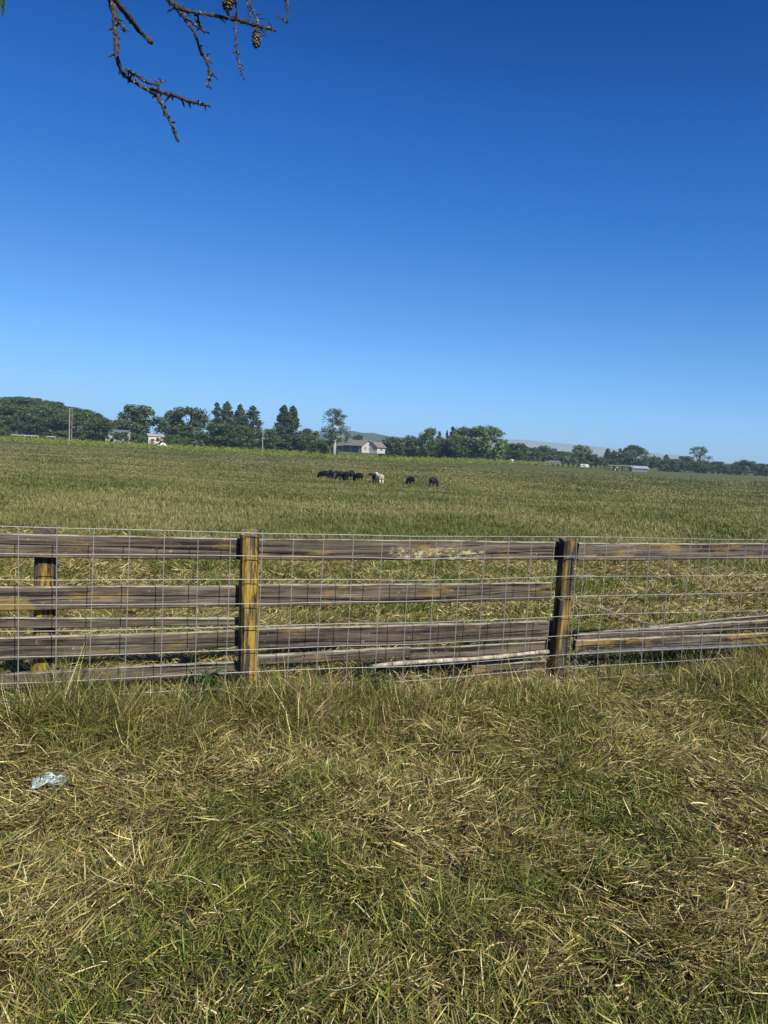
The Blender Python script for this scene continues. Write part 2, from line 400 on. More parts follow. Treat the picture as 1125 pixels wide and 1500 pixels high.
# long straw stalks lying about
n = 90000; x, y = wedge(n, 1.5, 5.2); n = len(x); col, _ = pick(np.stack([.7 + dry(x, y), np.full(n, .2), np.full(n, .4)], 1), n)
near.add(x, y, terr(x, y) + RNG.uniform(.005, .05, n), RNG.uniform(.012, .045, n), RNG.uniform(.0018, .004, n), RNG.uniform(0, 6.28, n), RNG.uniform(1.1, 1.7, n), RNG.uniform(-.3, .3, n), col, cheap=True)
n = 3000; x, y = wedge(n, 1.5, 7.5); n = len(x); d = dry(x, y); kk = RNG.random(n) < .25 + .75 * d; x, y = x[kk], y[kk]; n = len(x)
col, _ = pick(np.tile([1, .0, .12], (n, 1)), n)
near.add(x, y, terr(x, y) + RNG.uniform(.02, .075, n), RNG.uniform(.08, .28, n), RNG.uniform(.0014, .0032, n), RNG.uniform(0, 6.28, n),
         RNG.uniform(1.15, 1.65, n), RNG.uniform(-.3, .5, n), np.clip(col * 1.2, 0, .72))
near.build('grass', 'short mown mix of green grass and dry straw filling the foreground')
# taller unmown strip along the wire panel
tall = GB()
n = 62000; s = RNG.uniform(-1.6, 8.2, n); o = RNG.normal(-.24, .22, n); o = np.where(o > .30, -o, o)
x = A0.x + FD.x * s + FN.x * o; y = A0.y + FD.y * s + FN.y * o
den = vnoise(x, y, .45, 13) * .7 + vnoise(x, y, .16, 14) * .5
k = den > .46 + .16 * RNG.random(n); x, y, o, den = x[k], y[k], o[k], den[k]; n = len(x)
hgt = (.13 + .36 * np.clip(den - .35, 0, 1)) * np.interp(s[k], [-1, 1.2, 2.6, 3.6, 4.4, 5.2, 8], [1.4, 1.35, 1.0, .8, .72, 1.05, 1.2]) * RNG.uniform(.6, 1.35, n) * (1 - .5 * np.clip(np.abs(o + .16) / .6, 0, 1))
col, kq = pick(np.stack([.5 + 1.2 * vnoise(x, y, .6, 33), np.full(n, 1.0), np.full(n, .9)], 1), n)
tall.add(x, y, terr(x, y), hgt, RNG.uniform(.003, .006, n), RNG.uniform(0, 6.28, n), RNG.uniform(0, .75, n), RNG.uniform(.1, 1.7, n), col)
n = 1500; s = RNG.uniform(-1.6, 8.2, n); o = RNG.normal(-.12, .22, n); o = np.where(o > .2, -o, o)
x = A0.x + FD.x * s + FN.x * o; y = A0.y + FD.y * s + FN.y * o
col, kq = pick(np.tile([1.5, .2, .5], (n, 1)), n)
tall.add(x, y, terr(x, y), RNG.uniform(.22, .48, n), RNG.uniform(.0018, .003, n), RNG.uniform(0, 6.28, n), RNG.uniform(.05, .8, n), RNG.uniform(0, .9, n), col)
tall.build('grass', 'taller unmown green grass with dry stems growing along the wire panel')
# pasture beyond the fence
past = GB()
def pasture(y0, y1, dens, L0, L1, w):
    n = int(dens * area(y0, y1, 1.5)); x, y = wedge(n, y0, y1, 1.5); n = len(x)
    v = .45 * vnoise(x, y, 3 + y0 * .04, 21) + .35 * vnoise(x, y, 1 + y0 * .015, 22) + .4 * vnoise(x * .45, y, 9, 23)
    d = np.clip((v - .40) / .34, 0, 1)
    col, k = pick(np.stack([.22 + .5 * d ** 2, .9 - .5 * d, np.full(n, 1.1)], 1), n)
    col = col * .38 + .62 * (np.array([.135, .158, .052]) * (1 - d[:, None]) + np.array([.31, .29, .135]) * d[:, None])
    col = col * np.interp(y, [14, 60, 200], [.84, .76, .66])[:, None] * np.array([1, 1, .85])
    L = RNG.uniform(L0, L1, n) * (.5 + vnoise(x, y, .8 + y0 * .01, 24))
    past.add(x, y, terr(x, y) - .01, L, RNG.uniform(.7, 1.3, n) * w, RNG.uniform(0, 6.28, n), RNG.uniform(.1, .9, n), RNG.uniform(0, 1.0, n), col, cheap=True)
pasture(14, 20, 900, .10, .20, .014)
pasture(20, 30, 420, .12, .24, .022)
pasture(30, 46, 190, .14, .27, .035)
pasture(46, 72, 80, .16, .30, .055)
pasture(72, 110, 32, .18, .30, .09)
pasture(110, 180, 10, .2, .32, .14)
pasture(180, 290, 3.2, .22, .36, .24)
past.build('grass', 'rough olive green pasture grass stretching from the fence to the vineyard')
# ------------------------------------------------------------------ timber fence
random.seed(4)
fence = empty('wooden_fence', fpt(2.2, 0, .15)); tag(fence, 'weathered grey board fence with lichen covered posts behind the wire panels', 'fence')
FINV = Matrix.Translation(-fence.location)
def board(name, p0, p1, h, th, mat, parent, normal=None, seed=0, taper=1.0, label=None, wob=.004, spots=None, jag=True):
    """board from p0 to p1 (centre line), height h, thickness th; local X runs along it"""
    rnd = random.Random(seed); p0 = Vector(p0); p1 = Vector(p1); L = (p1 - p0).length
    X = (p1 - p0).normalized(); Yv = (normal or FN).copy(); Yv = (Yv - X * Yv.dot(X)).normalized(); Z = X.cross(Yv).normalized()
    if Z.z < 0 and abs(Z.z) > .2: Z = -Z; Yv = -Yv
    n = max(6, int(L / .07)); mb = MB(); c = .006
    vs = []; ph = [rnd.random() * 6.28 for _ in range(8)]
    wv = [(1 if rnd.random() < .8 else 2.2) for _ in range(n + 1)]
    for i in range(n + 1):
        t = i / n; hh = h * (1 + (taper - 1) * t)
        xt = -L / 2 + L * t
        def e(k): return wob * (math.sin(ph[k] + t * L * 2.1) * .6 + math.sin(ph[k + 1] + t * L * 6.3) * .35 + (rnd.random() - .5) * .9)
        top = hh / 2 + e(0); bot = -hh / 2 + e(2); fy = e(4) * .5; end = 0
        ring = [(-th / 2 + c, bot), (-th / 2, bot + c), (-th / 2, 0), (-th / 2, top - c), (-th / 2 + c, top), (th / 2 - c, top), (th / 2, top - c), (th / 2, bot + c), (th / 2 - c, bot)]
        for (yy, zz) in ring:
            dx = (rnd.random() - .5) * .02 if (jag and i in (0, n)) else 0
            vs.append((xt + dx, yy + fy, zz))
    m = 9; fs = []
    for i in range(n):
        for k in range(m):
            a = i * m + k; b = i * m + (k + 1) % m; fs.append((a, b, b + m, a + m))
    fs.append(tuple(range(m))[::-1]); fs.append(tuple(range(n * m, n * m + m)))
    mb.add(vs, fs)
    o = mb.build(name, [mat], parent)
    Rm = Matrix((X, Yv, Z)).transposed().to_4x4(); C = (p0 + p1) / 2
    Mw = Matrix.Translation(C) @ Rm
    # keep outward face towards the viewer correct whatever the handedness
    o.matrix_basis = (FINV @ Mw) if parent is fence else Mw
    if label: o['label'] = label
    return o
def rail(l, r, off0, off1, mat='rail', seed=0, th=.036, **k):
    """l, r: (px, top, bottom) at both ends"""
    a = (at_fence(l[0], l[1], off0) + at_fence(l[0], l[2], off0)) / 2; b = (at_fence(r[0], r[1], off1) + at_fence(r[0], r[2], off1)) / 2
    ha = (at_fence(l[0], l[1], off0) - at_fence(l[0], l[2], off0)).length; hb = (at_fence(r[0], r[1], off1) - at_fence(r[0], r[2], off1)).length
    return board('rail', a, b, ha, th, M[mat], fence, taper=hb / ha, seed=seed, **k)
# left bay (runs on out of the picture)
rail((-190, 778, 815), (362, 788, 820), .13, .165, 'rail', 1)
rail((-190, 861, 899), (362, 857, 887), .13, .165, 'rail_yellow', 2)
rail((-190, 905, 922), (362, 904, 915), .135, .165, 'rail', 3, label='narrow grey split rail')
rail((-190, 940, 979), (362, 922, 946), .13, .165, 'rail_yellow', 4)
rail((-190, 996, 1022), (362, 968, 986), .14, .165, 'rail', 5)
# middle bay
rail((366, 788.5, 820), (832, 794, 820), .165, .165, 'rail_spot', 6, label='top rail with a row of cream lichen spots')
rail((366, 856.5, 888), (806, 853, 879), .165, .165, 'rail', 7)
rail((366, 921, 950), (812, 909, 936), .165, .165, 'rail', 8)
rail((366, 959.5, 975), (600, 947, 963), .17, .17, 'rail_yellow', 9)
rail((596, 949, 966), (808, 938, 961), .19, .18, 'rail', 10)
rail((690, 974, 996), (806, 966, 992), .15, .15, 'rail_yellow', 11)
# right bay: only the top board still nailed up
rail((846, 795, 821), (1330, 797, 817), .20, .13, 'rail_yellow', 12, label='top rail with orange lichen')
def post(name, pts, wd, dp, mat, seed, label):
    """pts: base and top world points of the front-face centre"""
    rnd = random.Random(seed); p0, p1 = pts; ax = (p1 - p0); L = ax.length; n = 26; mb = MB(); vs = []
    N = 16
    ph = [rnd.random() * 6.28 for _ in range(N)]
    for i in range(n + 1):
        t = i / n; c = p0 + ax * t + FN * (dp / 2)
        for k in range(N):
            a = 2 * math.pi * (k + .5) / N; ca, sa = math.cos(a), math.sin(a)
            q = max(abs(ca), abs(sa)); sq = .90 / q * .82 + .18            # rounded square
            r = sq * (1 + .018 * math.sin(ph[k] + t * 7) + .02 * (rnd.random() - .5))
            if k in (9, 12): r *= .955                                    # weather checks
            zz = (rnd.random() - .5) * .022 + (.012 * math.cos(a - 1)) if i == n else 0
            vs.append(c + FD * (ca * wd / 2 * r) + FN * (sa * dp / 2 * r) + Vector((0, 0, zz)) - p0)
    fs = []
    for i in range(n):
        for k in range(N):
            a = i * N + k; b = i * N + (k + 1) % N; fs.append((a, b, b + N, a + N))
    vs.append(p1 + FN * dp / 2 + Vector((0, 0, -.006)) - p0); tc = len(vs) - 1
    fs += [(n * N + k, n * N + (k + 1) % N, tc) for k in range(N)]
    mb.add(vs, fs); o = mb.build('post', M[mat], fence); o.location = p0 - fence.location; o['label'] = label
    return o
def at_base(px, py, off): # drop to ground
    p = at_fence(px, py, off); return p
b = at_fence(65.5, 900, .172); post('post', (Vector((b.x, b.y, -.3)), Vector((b.x, b.y, at_fence(65.5, 778, .172).z))), .142, .12, 'post_low', 1, 'post with its rails nailed across the front')
t = at_fence(369, 781.5, .015); b = at_fence(365.5, 985, .015); b = t + (b - t) * 1.35
post('post', (b, t), .126, .13, 'post_yellow', 2, 'post covered with bright yellow lichen')
t = at_fence(839, 791, .02); b = at_fence(822.5, 985, .02); b = t + (b - t) * 1.4
post('post', (b, t), .122, .125, 'post_brown', 3, 'dark brown leaning post')
# ------------------------------------------------------------------ welded wire panels
def wire_panel(name, label, s0, s1, top_pts, offf, first, step, seed, up=.0, stub=0.03):
    rnd = random.Random(seed); S = np.array([sz(p[0], p[1])[0] for p in top_pts]); Z = np.array([sz(p[0], p[1])[1] for p in top_pts])
    ztop = lambda s: float(np.interp(s, S, Z))
    rows = [0, .1524, .3048, .4572, .6096, .762, .9144, 1.016, 1.1176]; mb = MB(); r = .0024
    o0 = fpt((s0 + s1) / 2, 0, 0)
    w1 = [rnd.uniform(0, 6) for _ in range(12)]
    def bulge(s, d): return offf(s) + .006 * math.sin(s * 1.7 + w1[0]) + .004 * math.sin(d * 6 + s * 2.3 + w1[1])
    for j, d in enumerate(rows):
        pts = []; n = int((s1 - s0) / .1)
        for i in range(n + 1):
            s = s0 + (s1 - s0) * i / n
            pts.append(fpt(s, ztop(s) - d + .003 * math.sin(s * 2.2 + w1[j % 9]) , bulge(s, d)) - o0)
        mb.tube(pts, r, 6)
    s = first
    while s > s0: s -= step
    s += step
    while s <= s1 + 1e-6:
        sl = rnd.uniform(-.012, .012); pts = []
        for i in range(13):
            d = -.004 + (1.13) * i / 12
            pts.append(fpt(s + sl * i / 12, ztop(s) - d, bulge(s, d) - .0045) - o0)
        mb.tube(pts, r, 6); s += step
    o = mb.build(name, M['wire']); o.location = o0
    return tag(o, label, 'wire panel', 'wire panels fixed along the fence')
sA = sz(-300, 800)[0]; sB = sz(872, 830)[0]; sC = sz(846, 830)[0]; sD = sz(1330, 830)[0]
f1 = sz(83.5, 774)[0]; f2 = sz(1034, 788)[0]
EXTRA = sz(600, 800)[0]
wire_panel('wire_panel', 'long galvanised wire grid panel in front of the yellow lichened post', sA, sB,
           [(-300, 764), (0, 771), (83, 774), (260, 777.5), (390, 780.5), (520, 781.7), (600, 784), (780, 786.3), (872, 786)],
           lambda s: -.012 - .045 * math.exp(-((s - EXTRA) / .7) ** 2), f1, .2032, 1)
wire_panel('wire_panel', 'galvanised wire grid panel right of the leaning brown post', sC, sD,
           [(846, 787), (900, 786.6), (1000, 787.6), (1125, 790), (1330, 795)],
           lambda s: -.018 - .03 * math.sin((s - sC) * 1.3) ** 2, f2, .2032, 2)
# tie wires round the leaning post
tw = MB()
c0 = at_fence(838, 816, .02); pts = []
for i in range(15):
    a = math.pi * (-.1 + 1.2 * i / 14); pts.append(c0 + FD * (-.075 * math.cos(a)) - FN * (.022 * math.sin(a)) + Vector((0, 0, .006 * math.sin(i * 1.3))))
c1 = pts[0].copy(); tw.tube([p - c1 for p in pts], .002, 5)
o = tw.build('tie_wire', M['wire']); o.location = c1; tag(o, 'thin twisted tie wire round the top of the leaning brown post', 'wire'); tw = MB()
c1 = at_fence(821, 879, -.02); tw.tube([FD * .03, Vector((0, 0, 0)), FD * -.035 + Vector((0, 0, .03))], .0018, 5)
o = tw.build('tie_wire', M['wire']); o.location = c1; tag(o, 'short bent end of wire sticking out halfway up the leaning brown post', 'wire')
# fallen timbers in the right bay and under the middle bay
def loose(name, l, r, off0, off1, th, mat, label, cat, seed, group=None, **k):
    a0, a1 = at_fence(l[0], l[1], off0), at_fence(l[0], l[2], off0); b0, b1 = at_fence(r[0], r[1], off1), at_fence(r[0], r[2], off1)
    o = board(name, (a0 + a1) / 2, (b0 + b1) / 2, (a0 - a1).length, th, M[mat], None, taper=(b0 - b1).length / (a0 - a1).length, seed=seed, **k)
    return tag(o, label, cat, group)
loose('board', (846, 928, 938), (1330, 890, 909), .22, .16, .035, 'rail', 'grey weathered board leaning in the right bay above the yellow board', 'board', 21, 'fallen boards in the right bay', wob=.007)
loose('board', (842, 938, 952), (1330, 918, 932), .16, .12, .04, 'rail_yellow', 'yellow lichened board lying low in the right bay', 'board', 22, 'fallen boards in the right bay')
loose('board', (880, 925, 930), (1330, 879, 889), .30, .26, .03, 'rail', 'narrow pale edged board rising to the right edge of the right bay', 'board', 23, 'fallen boards in the right bay', wob=.006)
pb = MB(); a = at_fence(846, 957, .09); b = at_fence(1300, 936, .06)
pb.tube([(a + (b - a) * t + Vector((0, 0, .004 * math.sin(t * 9)))) - a for t in [i / 14 for i in range(15)]], .018, 10)
o = pb.build('pole', simple('grey_pole', (.07, .07, .072), .8, .2, .35, 12), None, True); o.location = a; tag(o, 'dark grey pole lying in the grass below the fallen boards', 'pole')
pb = MB(); a = at_fence(846, 882, .26); b = at_fence(972, 919, .24)
pb.tube([(a + (b - a) * t + Vector((0, 0, .006 * math.sin(t * 7)))) - a for t in [i / 9 for i in range(10)]], [.008 - .0004 * i for i in range(10)], 7, rough=.15)
o = pb.build('stick', M['bark'], None, True); o.location = a; tag(o, 'thin grey stick slanting down in the right bay beside the leaning post', 'stick')
pb = MB(); a = at_fence(545, 976, .075); b = at_fence(803, 955.5, .075)
pp = [(a + (b - a) * t + Vector((0, 0, .005 * math.sin(t * 8)))) - a for t in [i / 16 for i in range(17)]]
pb.tube(pp, [.014 + .004 * math.sin(i * .7) ** 2 for i in range(17)], 10, rough=.06)
o = pb.build('pole', M['ptfe'], None, True); o.location = a; tag(o, 'pale peeling pole lying against the foot of the middle bay', 'pole')
pb = MB(); a = at_fence(757, 995, .05); b = at_fence(815, 996, .05)
pb.box((0, 0, 0), ((b - a).length, .07, .03)); o = pb.build('wood_block', M['ptfe']); o.location = (a + b) / 2 + Vector((0, 0, -.012)); o.rotation_euler = (.1, 0.02, FANG); tag(o, 'short whitish block of wood at the foot of the leaning post', 'block')
# ------------------------------------------------------------------ dark thistle weed at the fence
def weed(px, py, label, seed, sc=1.0, off=-.04, wdf=.14, nl=30):
    rnd = random.Random(seed); b = at_fence(px, py, off); b.z = float(terr(b.x, b.y)); r = empty('weed', b); tag(r, label, 'weed')
    st = MB(); st.tube([(0, 0, -.02), (.005, 0, .1 * sc), (.0, .01, .22 * sc)], [.006, .005, .003], 6); st.build('stem', M['weed'], r)
    lf = MB()
    for i in range(nl):
        a = rnd.uniform(0, 6.28); L = rnd.uniform(.07, .15) * sc; z0 = rnd.uniform(.04, .2) * sc; up = rnd.uniform(.1, .8); wd = L * wdf
        vs = []; n = 7
        for j in range(n + 1):
            t = j / n; rr = L * t; zz = z0 + math.sin(up) * rr - 1.6 * rr * rr; c = Vector((math.cos(a) * rr * math.cos(up), math.sin(a) * rr * math.cos(up), zz))
            ww = wd * math.sin(math.pi * min(.97, t * .9 + .1)) * (1.25 if j % 2 else .7); s = Vector((-math.sin(a), math.cos(a), .25))
            vs += [c - s * ww, c + s * ww]
        lf.add(vs, [(2 * j, 2 * j + 1, 2 * j + 3, 2 * j + 2) for j in range(n)])
    lf.build('leaves', M['weed'], r)
M['weed'] = leaf_mat('weed_leaves', (.03, .065, .02), (.06, .12, .035))
weed(543, 985, 'dark green broad leaved weed growing at the left end of the pale pole', 3, 1.2)
weed(300, 985, 'scraggly dark weed standing left of the yellow lichened post', 8, 1.5, -.02, .05, 40)
# ------------------------------------------------------------------ litter
def litter():
    rnd = random.Random(5); n, m = 16, 9; vs = []; fs = []
    for j in range(m):
        for i in range(n):
            u = i / (n - 1) - .5; v = j / (m - 1) - .5
            x = u * .19 * (1 + .1 * math.sin(v * 6)); y = v * .11 * (1 - .4 * u)
            z = .012 + .009 * math.sin(u * 17 + v * 9) + .012 * math.sin(v * 22 + u * 5) + rnd.uniform(-.006, .006) - .12 * u * u
            vs.append((x + rnd.uniform(-.004, .004), y + rnd.uniform(-.004, .004), z))
    for j in range(m - 1):
        for i in range(n - 1):
            a = j * n + i
            if (i in (0, n - 2) and j in (0, m - 2)) : continue
            fs.append((a, a + 1, a + n + 1, a + n))
    mb = MB(); mb.add(vs, fs); o = mb.build('plastic_wrapper', simple('wrapper_plastic', (.27, .34, .34), .35, .5, .35, 22, bump=.4))
    o.location = (TRASH.x, TRASH.y, float(terr(TRASH.x, TRASH.y)) + .03); o.rotation_euler = (0.12, 0, .15)
    s = o.modifiers.new('s', 'SOLIDIFY'); s.thickness = .0008
    tag(o, 'crumpled pale blue plastic wrapper lying in the grass at the left', 'litter')
litter()
# ------------------------------------------------------------------ overhanging tree
def P2(px, py, d): return at_depth(px, py, d)
TB = Vector((-3.6, 1.0, float(terr(-3.6, 1.0))))
tree = empty('tree', TB); tag(tree, 'bare scaly twigs with cones hanging from an overhead tree into the top left sky', 'tree')
tr = MB(); random.seed(12)
topl = P2(90, -330, 3.25)
tr.tube([Vector((0, 0, -.3)), Vector((.05, .02, 1.5)), Vector((.0, .1, 3.2)), Vector((.15, .25, 5.2)), Vector((.1, .3, 7.5))], [.24, .2, .17, .13, .06], 14, rough=.06)
tr.build('trunk', M['bark'], tree, True)
lb = MB(); q = [Vector((.05, .12, 3.9)) + TB, TB + Vector((.9, .7, 4.15)), P2(-150, -430, 3.2), topl, P2(330, -330, 3.15), P2(470, -300, 3.2)]
lb.tube([p - TB for p in q], [.075, .06, .045, .036, .026, .016], 10, rough=.1); lb.build('limb', M['bark'], tree, True)
def branch(pts, r0, r1, d=3.1, seed=0, knob=True, label=None, root=None, dj=.1):
    rnd = random.Random(seed); P = [P2(p[0], p[1], d + dj * math.sin(i * .9 + seed)) - TB for i, p in enumerate(pts)]
    if root is not None: P = [root - TB] + P
    # refine
    Q = []; 
    for i in range(len(P) - 1):
        L = (P[i + 1] - P[i]).length; n = max(1, int(L / .013))
        for k in range(n): Q.append(P[i].lerp(P[i + 1], k / n) + Vector([rnd.uniform(-1, 1) * .0018 for _ in range(3)]))
    Q.append(P[-1]); n = len(Q)
    rad = [1.3 * (r0 + (r1 - r0) * i / (n - 1)) * rnd.uniform(.8, 1.3) for i in range(n)]
    mb = MB(); mb.tube(Q, rad, 7, 0, .14, rnd)
    if knob:
        for i in range(2, n - 1):
            if rnd.random() < .8:
                dr = Vector([rnd.gauss(0, 1) for _ in range(3)]).normalized(); L = rnd.uniform(.004, .011) + rnd.random() ** 6 * .03 + rad[i]
                a = Q[i]; mb.tube([a, a + dr * L * .6, a + dr * L + Vector((0, 0, -.002))], [rad[i] * .5 + .001, min(rad[i] * .5, .003) + .001, .0012], 5, 0, .3, rnd)
            if rnd.random() < .4:
                dr = Vector([rnd.gauss(0, 1) for _ in range(3)]).normalized(); a = Q[i] + dr * rad[i]
                k = rnd.uniform(.002, .005); mb.tube([a - dr * k, a, a + dr * k * .8], [k * .7, k * 1.2, k * .4], 5, 1, .4, rnd)
    o = mb.build('branch', [M['twig'], M['lichen']], tree)
    return o
branch([(165, -30), (166, 0), (168, 27), (170, 60), (172, 87), (178, 105), (187, 114), (203, 124), (219, 132), (232, 143), (243, 165), (252, 185), (262, 208)], .0115, .0042, seed=1, root=topl)
branch([(219, 130), (240, 136), (255, 140), (272, 147), (285, 150), (300, 153), (308, 156)], .006, .0035, seed=1.0 and 2)
branch([(186, 102), (200, 110), (212, 119), (222, 124), (233, 123), (242, 117)], .0048, .0022, seed=3)
branch([(140, -70), (168, 0), (182, 16), (195, 34), (210, 51), (222, 63)], .009, .007, seed=4, knob=False, d=2.9, root=topl)
branch([(159, -20), (160, 0), (162, 14)], .005, .003, seed=5, root=topl)
branch([(171, 30), (180, 40), (183, 46)], .004, .003, seed=6)
midl = P2(215, -330, 3.2)
branch([(225, -60), (240, -10), (247, 0), (256, 8), (268, 14), (285, 18), (300, 20), (320, 24), (340, 28), (355, 32), (370, 36), (385, 40), (405, 45)], .0095, .0036, seed=7, root=midl)
branch([(250, 2), (262, 16), (270, 25), (280, 40), (288, 55), (294, 75), (300, 85), (306, 100), (309, 108), (306, 118), (303, 127)], .0052, .0025, seed=8)
branch([(298, 80), (305, 87), (310, 92)], .003, .0022, seed=9)
branch([(279, 31), (286, 37), (294, 43), (306, 49)], .0035, .002, seed=10)
branch([(289, 19), (291, 30), (294, 42)], .004, .003, seed=11)
rl = P2(330, -330, 3.15)
branch([(348, -60), (346, 0), (345, 30), (345, 60), (348, 85), (352, 100), (357, 116)], .0052, .0018, seed=12, root=rl, d=3.0)
branch([(355, -40), (363, -3), (370, 12), (376, 28), (380, 40), (391, 54)], .0035, .0015, seed=13, root=rl)
branch([(362, 0), (364, 12), (366, 25)], .003, .002, seed=14)
branch([(418, -60), (420, -5), (421, 15), (421, 32)], .0042, .003, seed=15, root=P2(470, -300, 3.2))
branch([(421, 33), (412, 28), (404, 19)], .0028, .0015, seed=16)
branch([(336, -20), (332, 2), (333, 22)], .003, .0018, seed=17, root=rl)
def cone(px, py, h, wd, seed, label):
    rnd = random.Random(seed); c = P2(px, py, 3.12) - TB; mb = MB()
    mb.tube([Vector((0, 0, .01)), Vector((0, 0, -h))], [.004, .003], 6)
    n = 70
    for i in range(n):
        t = (i + .5) / n; a = i * 2.399; rr = wd / 2 * math.sin(math.pi * (.12 + .8 * t)) ** .6
        z = -h * t; d = Vector((math.cos(a), math.sin(a), 0)); s = Vector((-d.y, d.x, 0)); k = wd * rnd.uniform(.1, .26)
        tip = d * rr * rnd.uniform(.6, 1.25) + Vector((0, 0, z - .004)); b0 = d * rr * .25 + Vector((0, 0, z + .002))
        mb.add([b0 - s * k * .4, b0 + s * k * .4, tip + s * k, tip + d * .002 - Vector((0, 0, .003)), tip - s * k, tip * .8 + Vector((0, 0, -.001))],
               [(0, 1, 2, 3, 4), (1, 0, 5), (2, 1, 5), (5, 0, 4), (3, 2, 5), (4, 3, 5)])
    o = mb.build('cone', M['cone'], tree); o.location = c; o['label'] = label; return o
cone(376, 43, .066, .036, 1, 'brown papery cone under the tip of the longest twig')
cone(334, -8, .055, .048, 2, 'brown cone cut by the top edge')
lf = MB(); random.seed(3)
for i in range(26):
    c = P2(random.uniform(-22, 6), random.uniform(-30, 6), 3.0) - TB; 
    if i < 3: c = P2(4, 12 + 3 * i, 3.0) - TB
    d = Vector((random.gauss(0, .4), random.gauss(0, .4), -1)).normalized(); s = d.cross(Vector((random.random(), 1, 0))).normalized()
    lf.add([c - d * .022, c + s * .010, c + d * .024, c - s * .010], [(0, 1, 2, 3)])
o = lf.build('leaves', M['weed'], tree); o['label'] = 'dark green leaf tips in the top left corner'
branch([(-60, -120), (-14, -30), (2, 0), (4, 16)], .004, .0015, seed=18, root=P2(-150, -430, 3.2), d=3.0)

# ------------------------------------------------------------------ cattle
def cow_mesh(name, pose, mat, chunk=1.0):
    """faces +X, feet at z=0. pose: 'graze' or 'stand' or 'turn'"""
    me = bpy.data.meshes.new(name); bm = bmesh.new(); rad = {}
    def v(x, y, z, rx, ry=None):
        q = bm.verts.new((x, y, z)); rad[q] = (rx, ry or rx); return q
    def ed(*q):
        for a, b in zip(q[:-1], q[1:]): bm.edges.new((a, b))
    hip = v(-.58, 0, 1.04, .30, .30); mid = v(-.2, 0, .90, .38, .38); rib = v(.22, 0, .88, .38, .38); sh = v(.52, 0, .98, .31, .32)
    ed(hip, mid, rib, sh); rump = v(-.84, 0, 1.08, .17); ed(rump, hip)
    ta = v(-.93, 0, 1.16, .035); tb = v(-.98, 0, .85, .022); tc = v(-.97, 0, .48, .035); ed(rump, ta, tb, tc)
    if pose == 'graze': nk = [(.82, 0, .88, .19), (1.02, .0, .58, .14), (1.14, 0, .36, .125), (1.22, 0, .14, .075)]
    elif pose == 'turn': nk = [(.80, .10, 1.02, .19), (.92, .30, 1.12, .15), (.95, .50, 1.18, .13), (.95, .74, 1.02, .08)]
    else: nk = [(.82, 0, 1.10, .19), (1.05, 0, 1.24, .15), (1.2, 0, 1.30, .13), (1.46, 0, 1.14, .08)]
    nv = [v(*q) for q in nk]; ed(sh, *nv)
    bri = v(.72, 0, .68, .14); ed(sh, bri)
    hd = nv[2]
    for s in (-1, 1):
        e = v(hd.co.x - .02 if pose != 'turn' else hd.co.x + s * .17, hd.co.y + (s * .17 if pose != 'turn' else 0), hd.co.z + .07, .035); ed(hd, e)
    for s in (-1, 1):
        st = random.uniform(-.1, .1)
        a = v(.52 , s * .17, .70, .13, .11); b_ = v(.54 + st * .5, s * .17, .40, .062); c = v(.54 + st, s * .17, .12, .045); d = v(.57 + st, s * .17, .03, .055); ed(sh, a, b_, c, d)
        st = random.uniform(-.12, .12)
        a = v(-.60, s * .18, .74, .17, .13); b_ = v(-.52, s * .18, .56, .10); h = v(-.72 + st * .5, s * .17, .40, .065); c = v(-.68 + st, s * .17, .12, .045); d = v(-.65 + st, s * .17, .03, .055); ed(hip, a, b_, h, c, d)
    bm.verts.ensure_lookup_table(); order = [rad[q] for q in bm.verts]; root = list(bm.verts).index(hip)
    bm.to_mesh(me); bm.free()
    ob = bpy.data.objects.new('tmp', me); COL.objects.link(ob)
    md = ob.modifiers.new('k', 'SKIN'); md.use_smooth_shade = True; sb = ob.modifiers.new('s', 'SUBSURF'); sb.levels = 2
    for i, q in enumerate(me.skin_vertices[0].data): q.radius = order[i]; q.use_root = (i == root)
    dg = bpy.context.evaluated_depsgraph_get(); out = bpy.data.meshes.new_from_object(ob.evaluated_get(dg)); out.name = name
    bpy.data.objects.remove(ob, do_unlink=True)
    out.materials.clear(); out.materials.append(mat)
    for p in out.polygons: p.use_smooth = True
    return out
random.seed(9)
M['blackcow'] = simple('black_hide', (.010, .009, .0095), .55, .3, .4, 3, bump=.3)
M['whitecow'] = simple('cream_hide', (.50, .44, .32), .7, .2, .12, 2.5, bump=.3)
CM = {k: cow_mesh('cow_' + k, k, M['blackcow']) for k in ('graze', 'stand', 'turn')}
WM = cow_mesh('cow_white', 'stand', M['whitecow'])
def cow(px, Y, mesh, rot, label, sc=1.0, group='black cattle grazing in the pasture'):
    x = gx(px, Y); o = link(bpy.data.objects.new('cow', mesh)); o.location = (x, Y, float(terr(x, Y)) - .13); o.rotation_euler = (0, 0, R(rot)); o.scale = (sc * 1.04, sc * 1.1, sc * 1.12)
    return tag(o, label, 'cow', group)
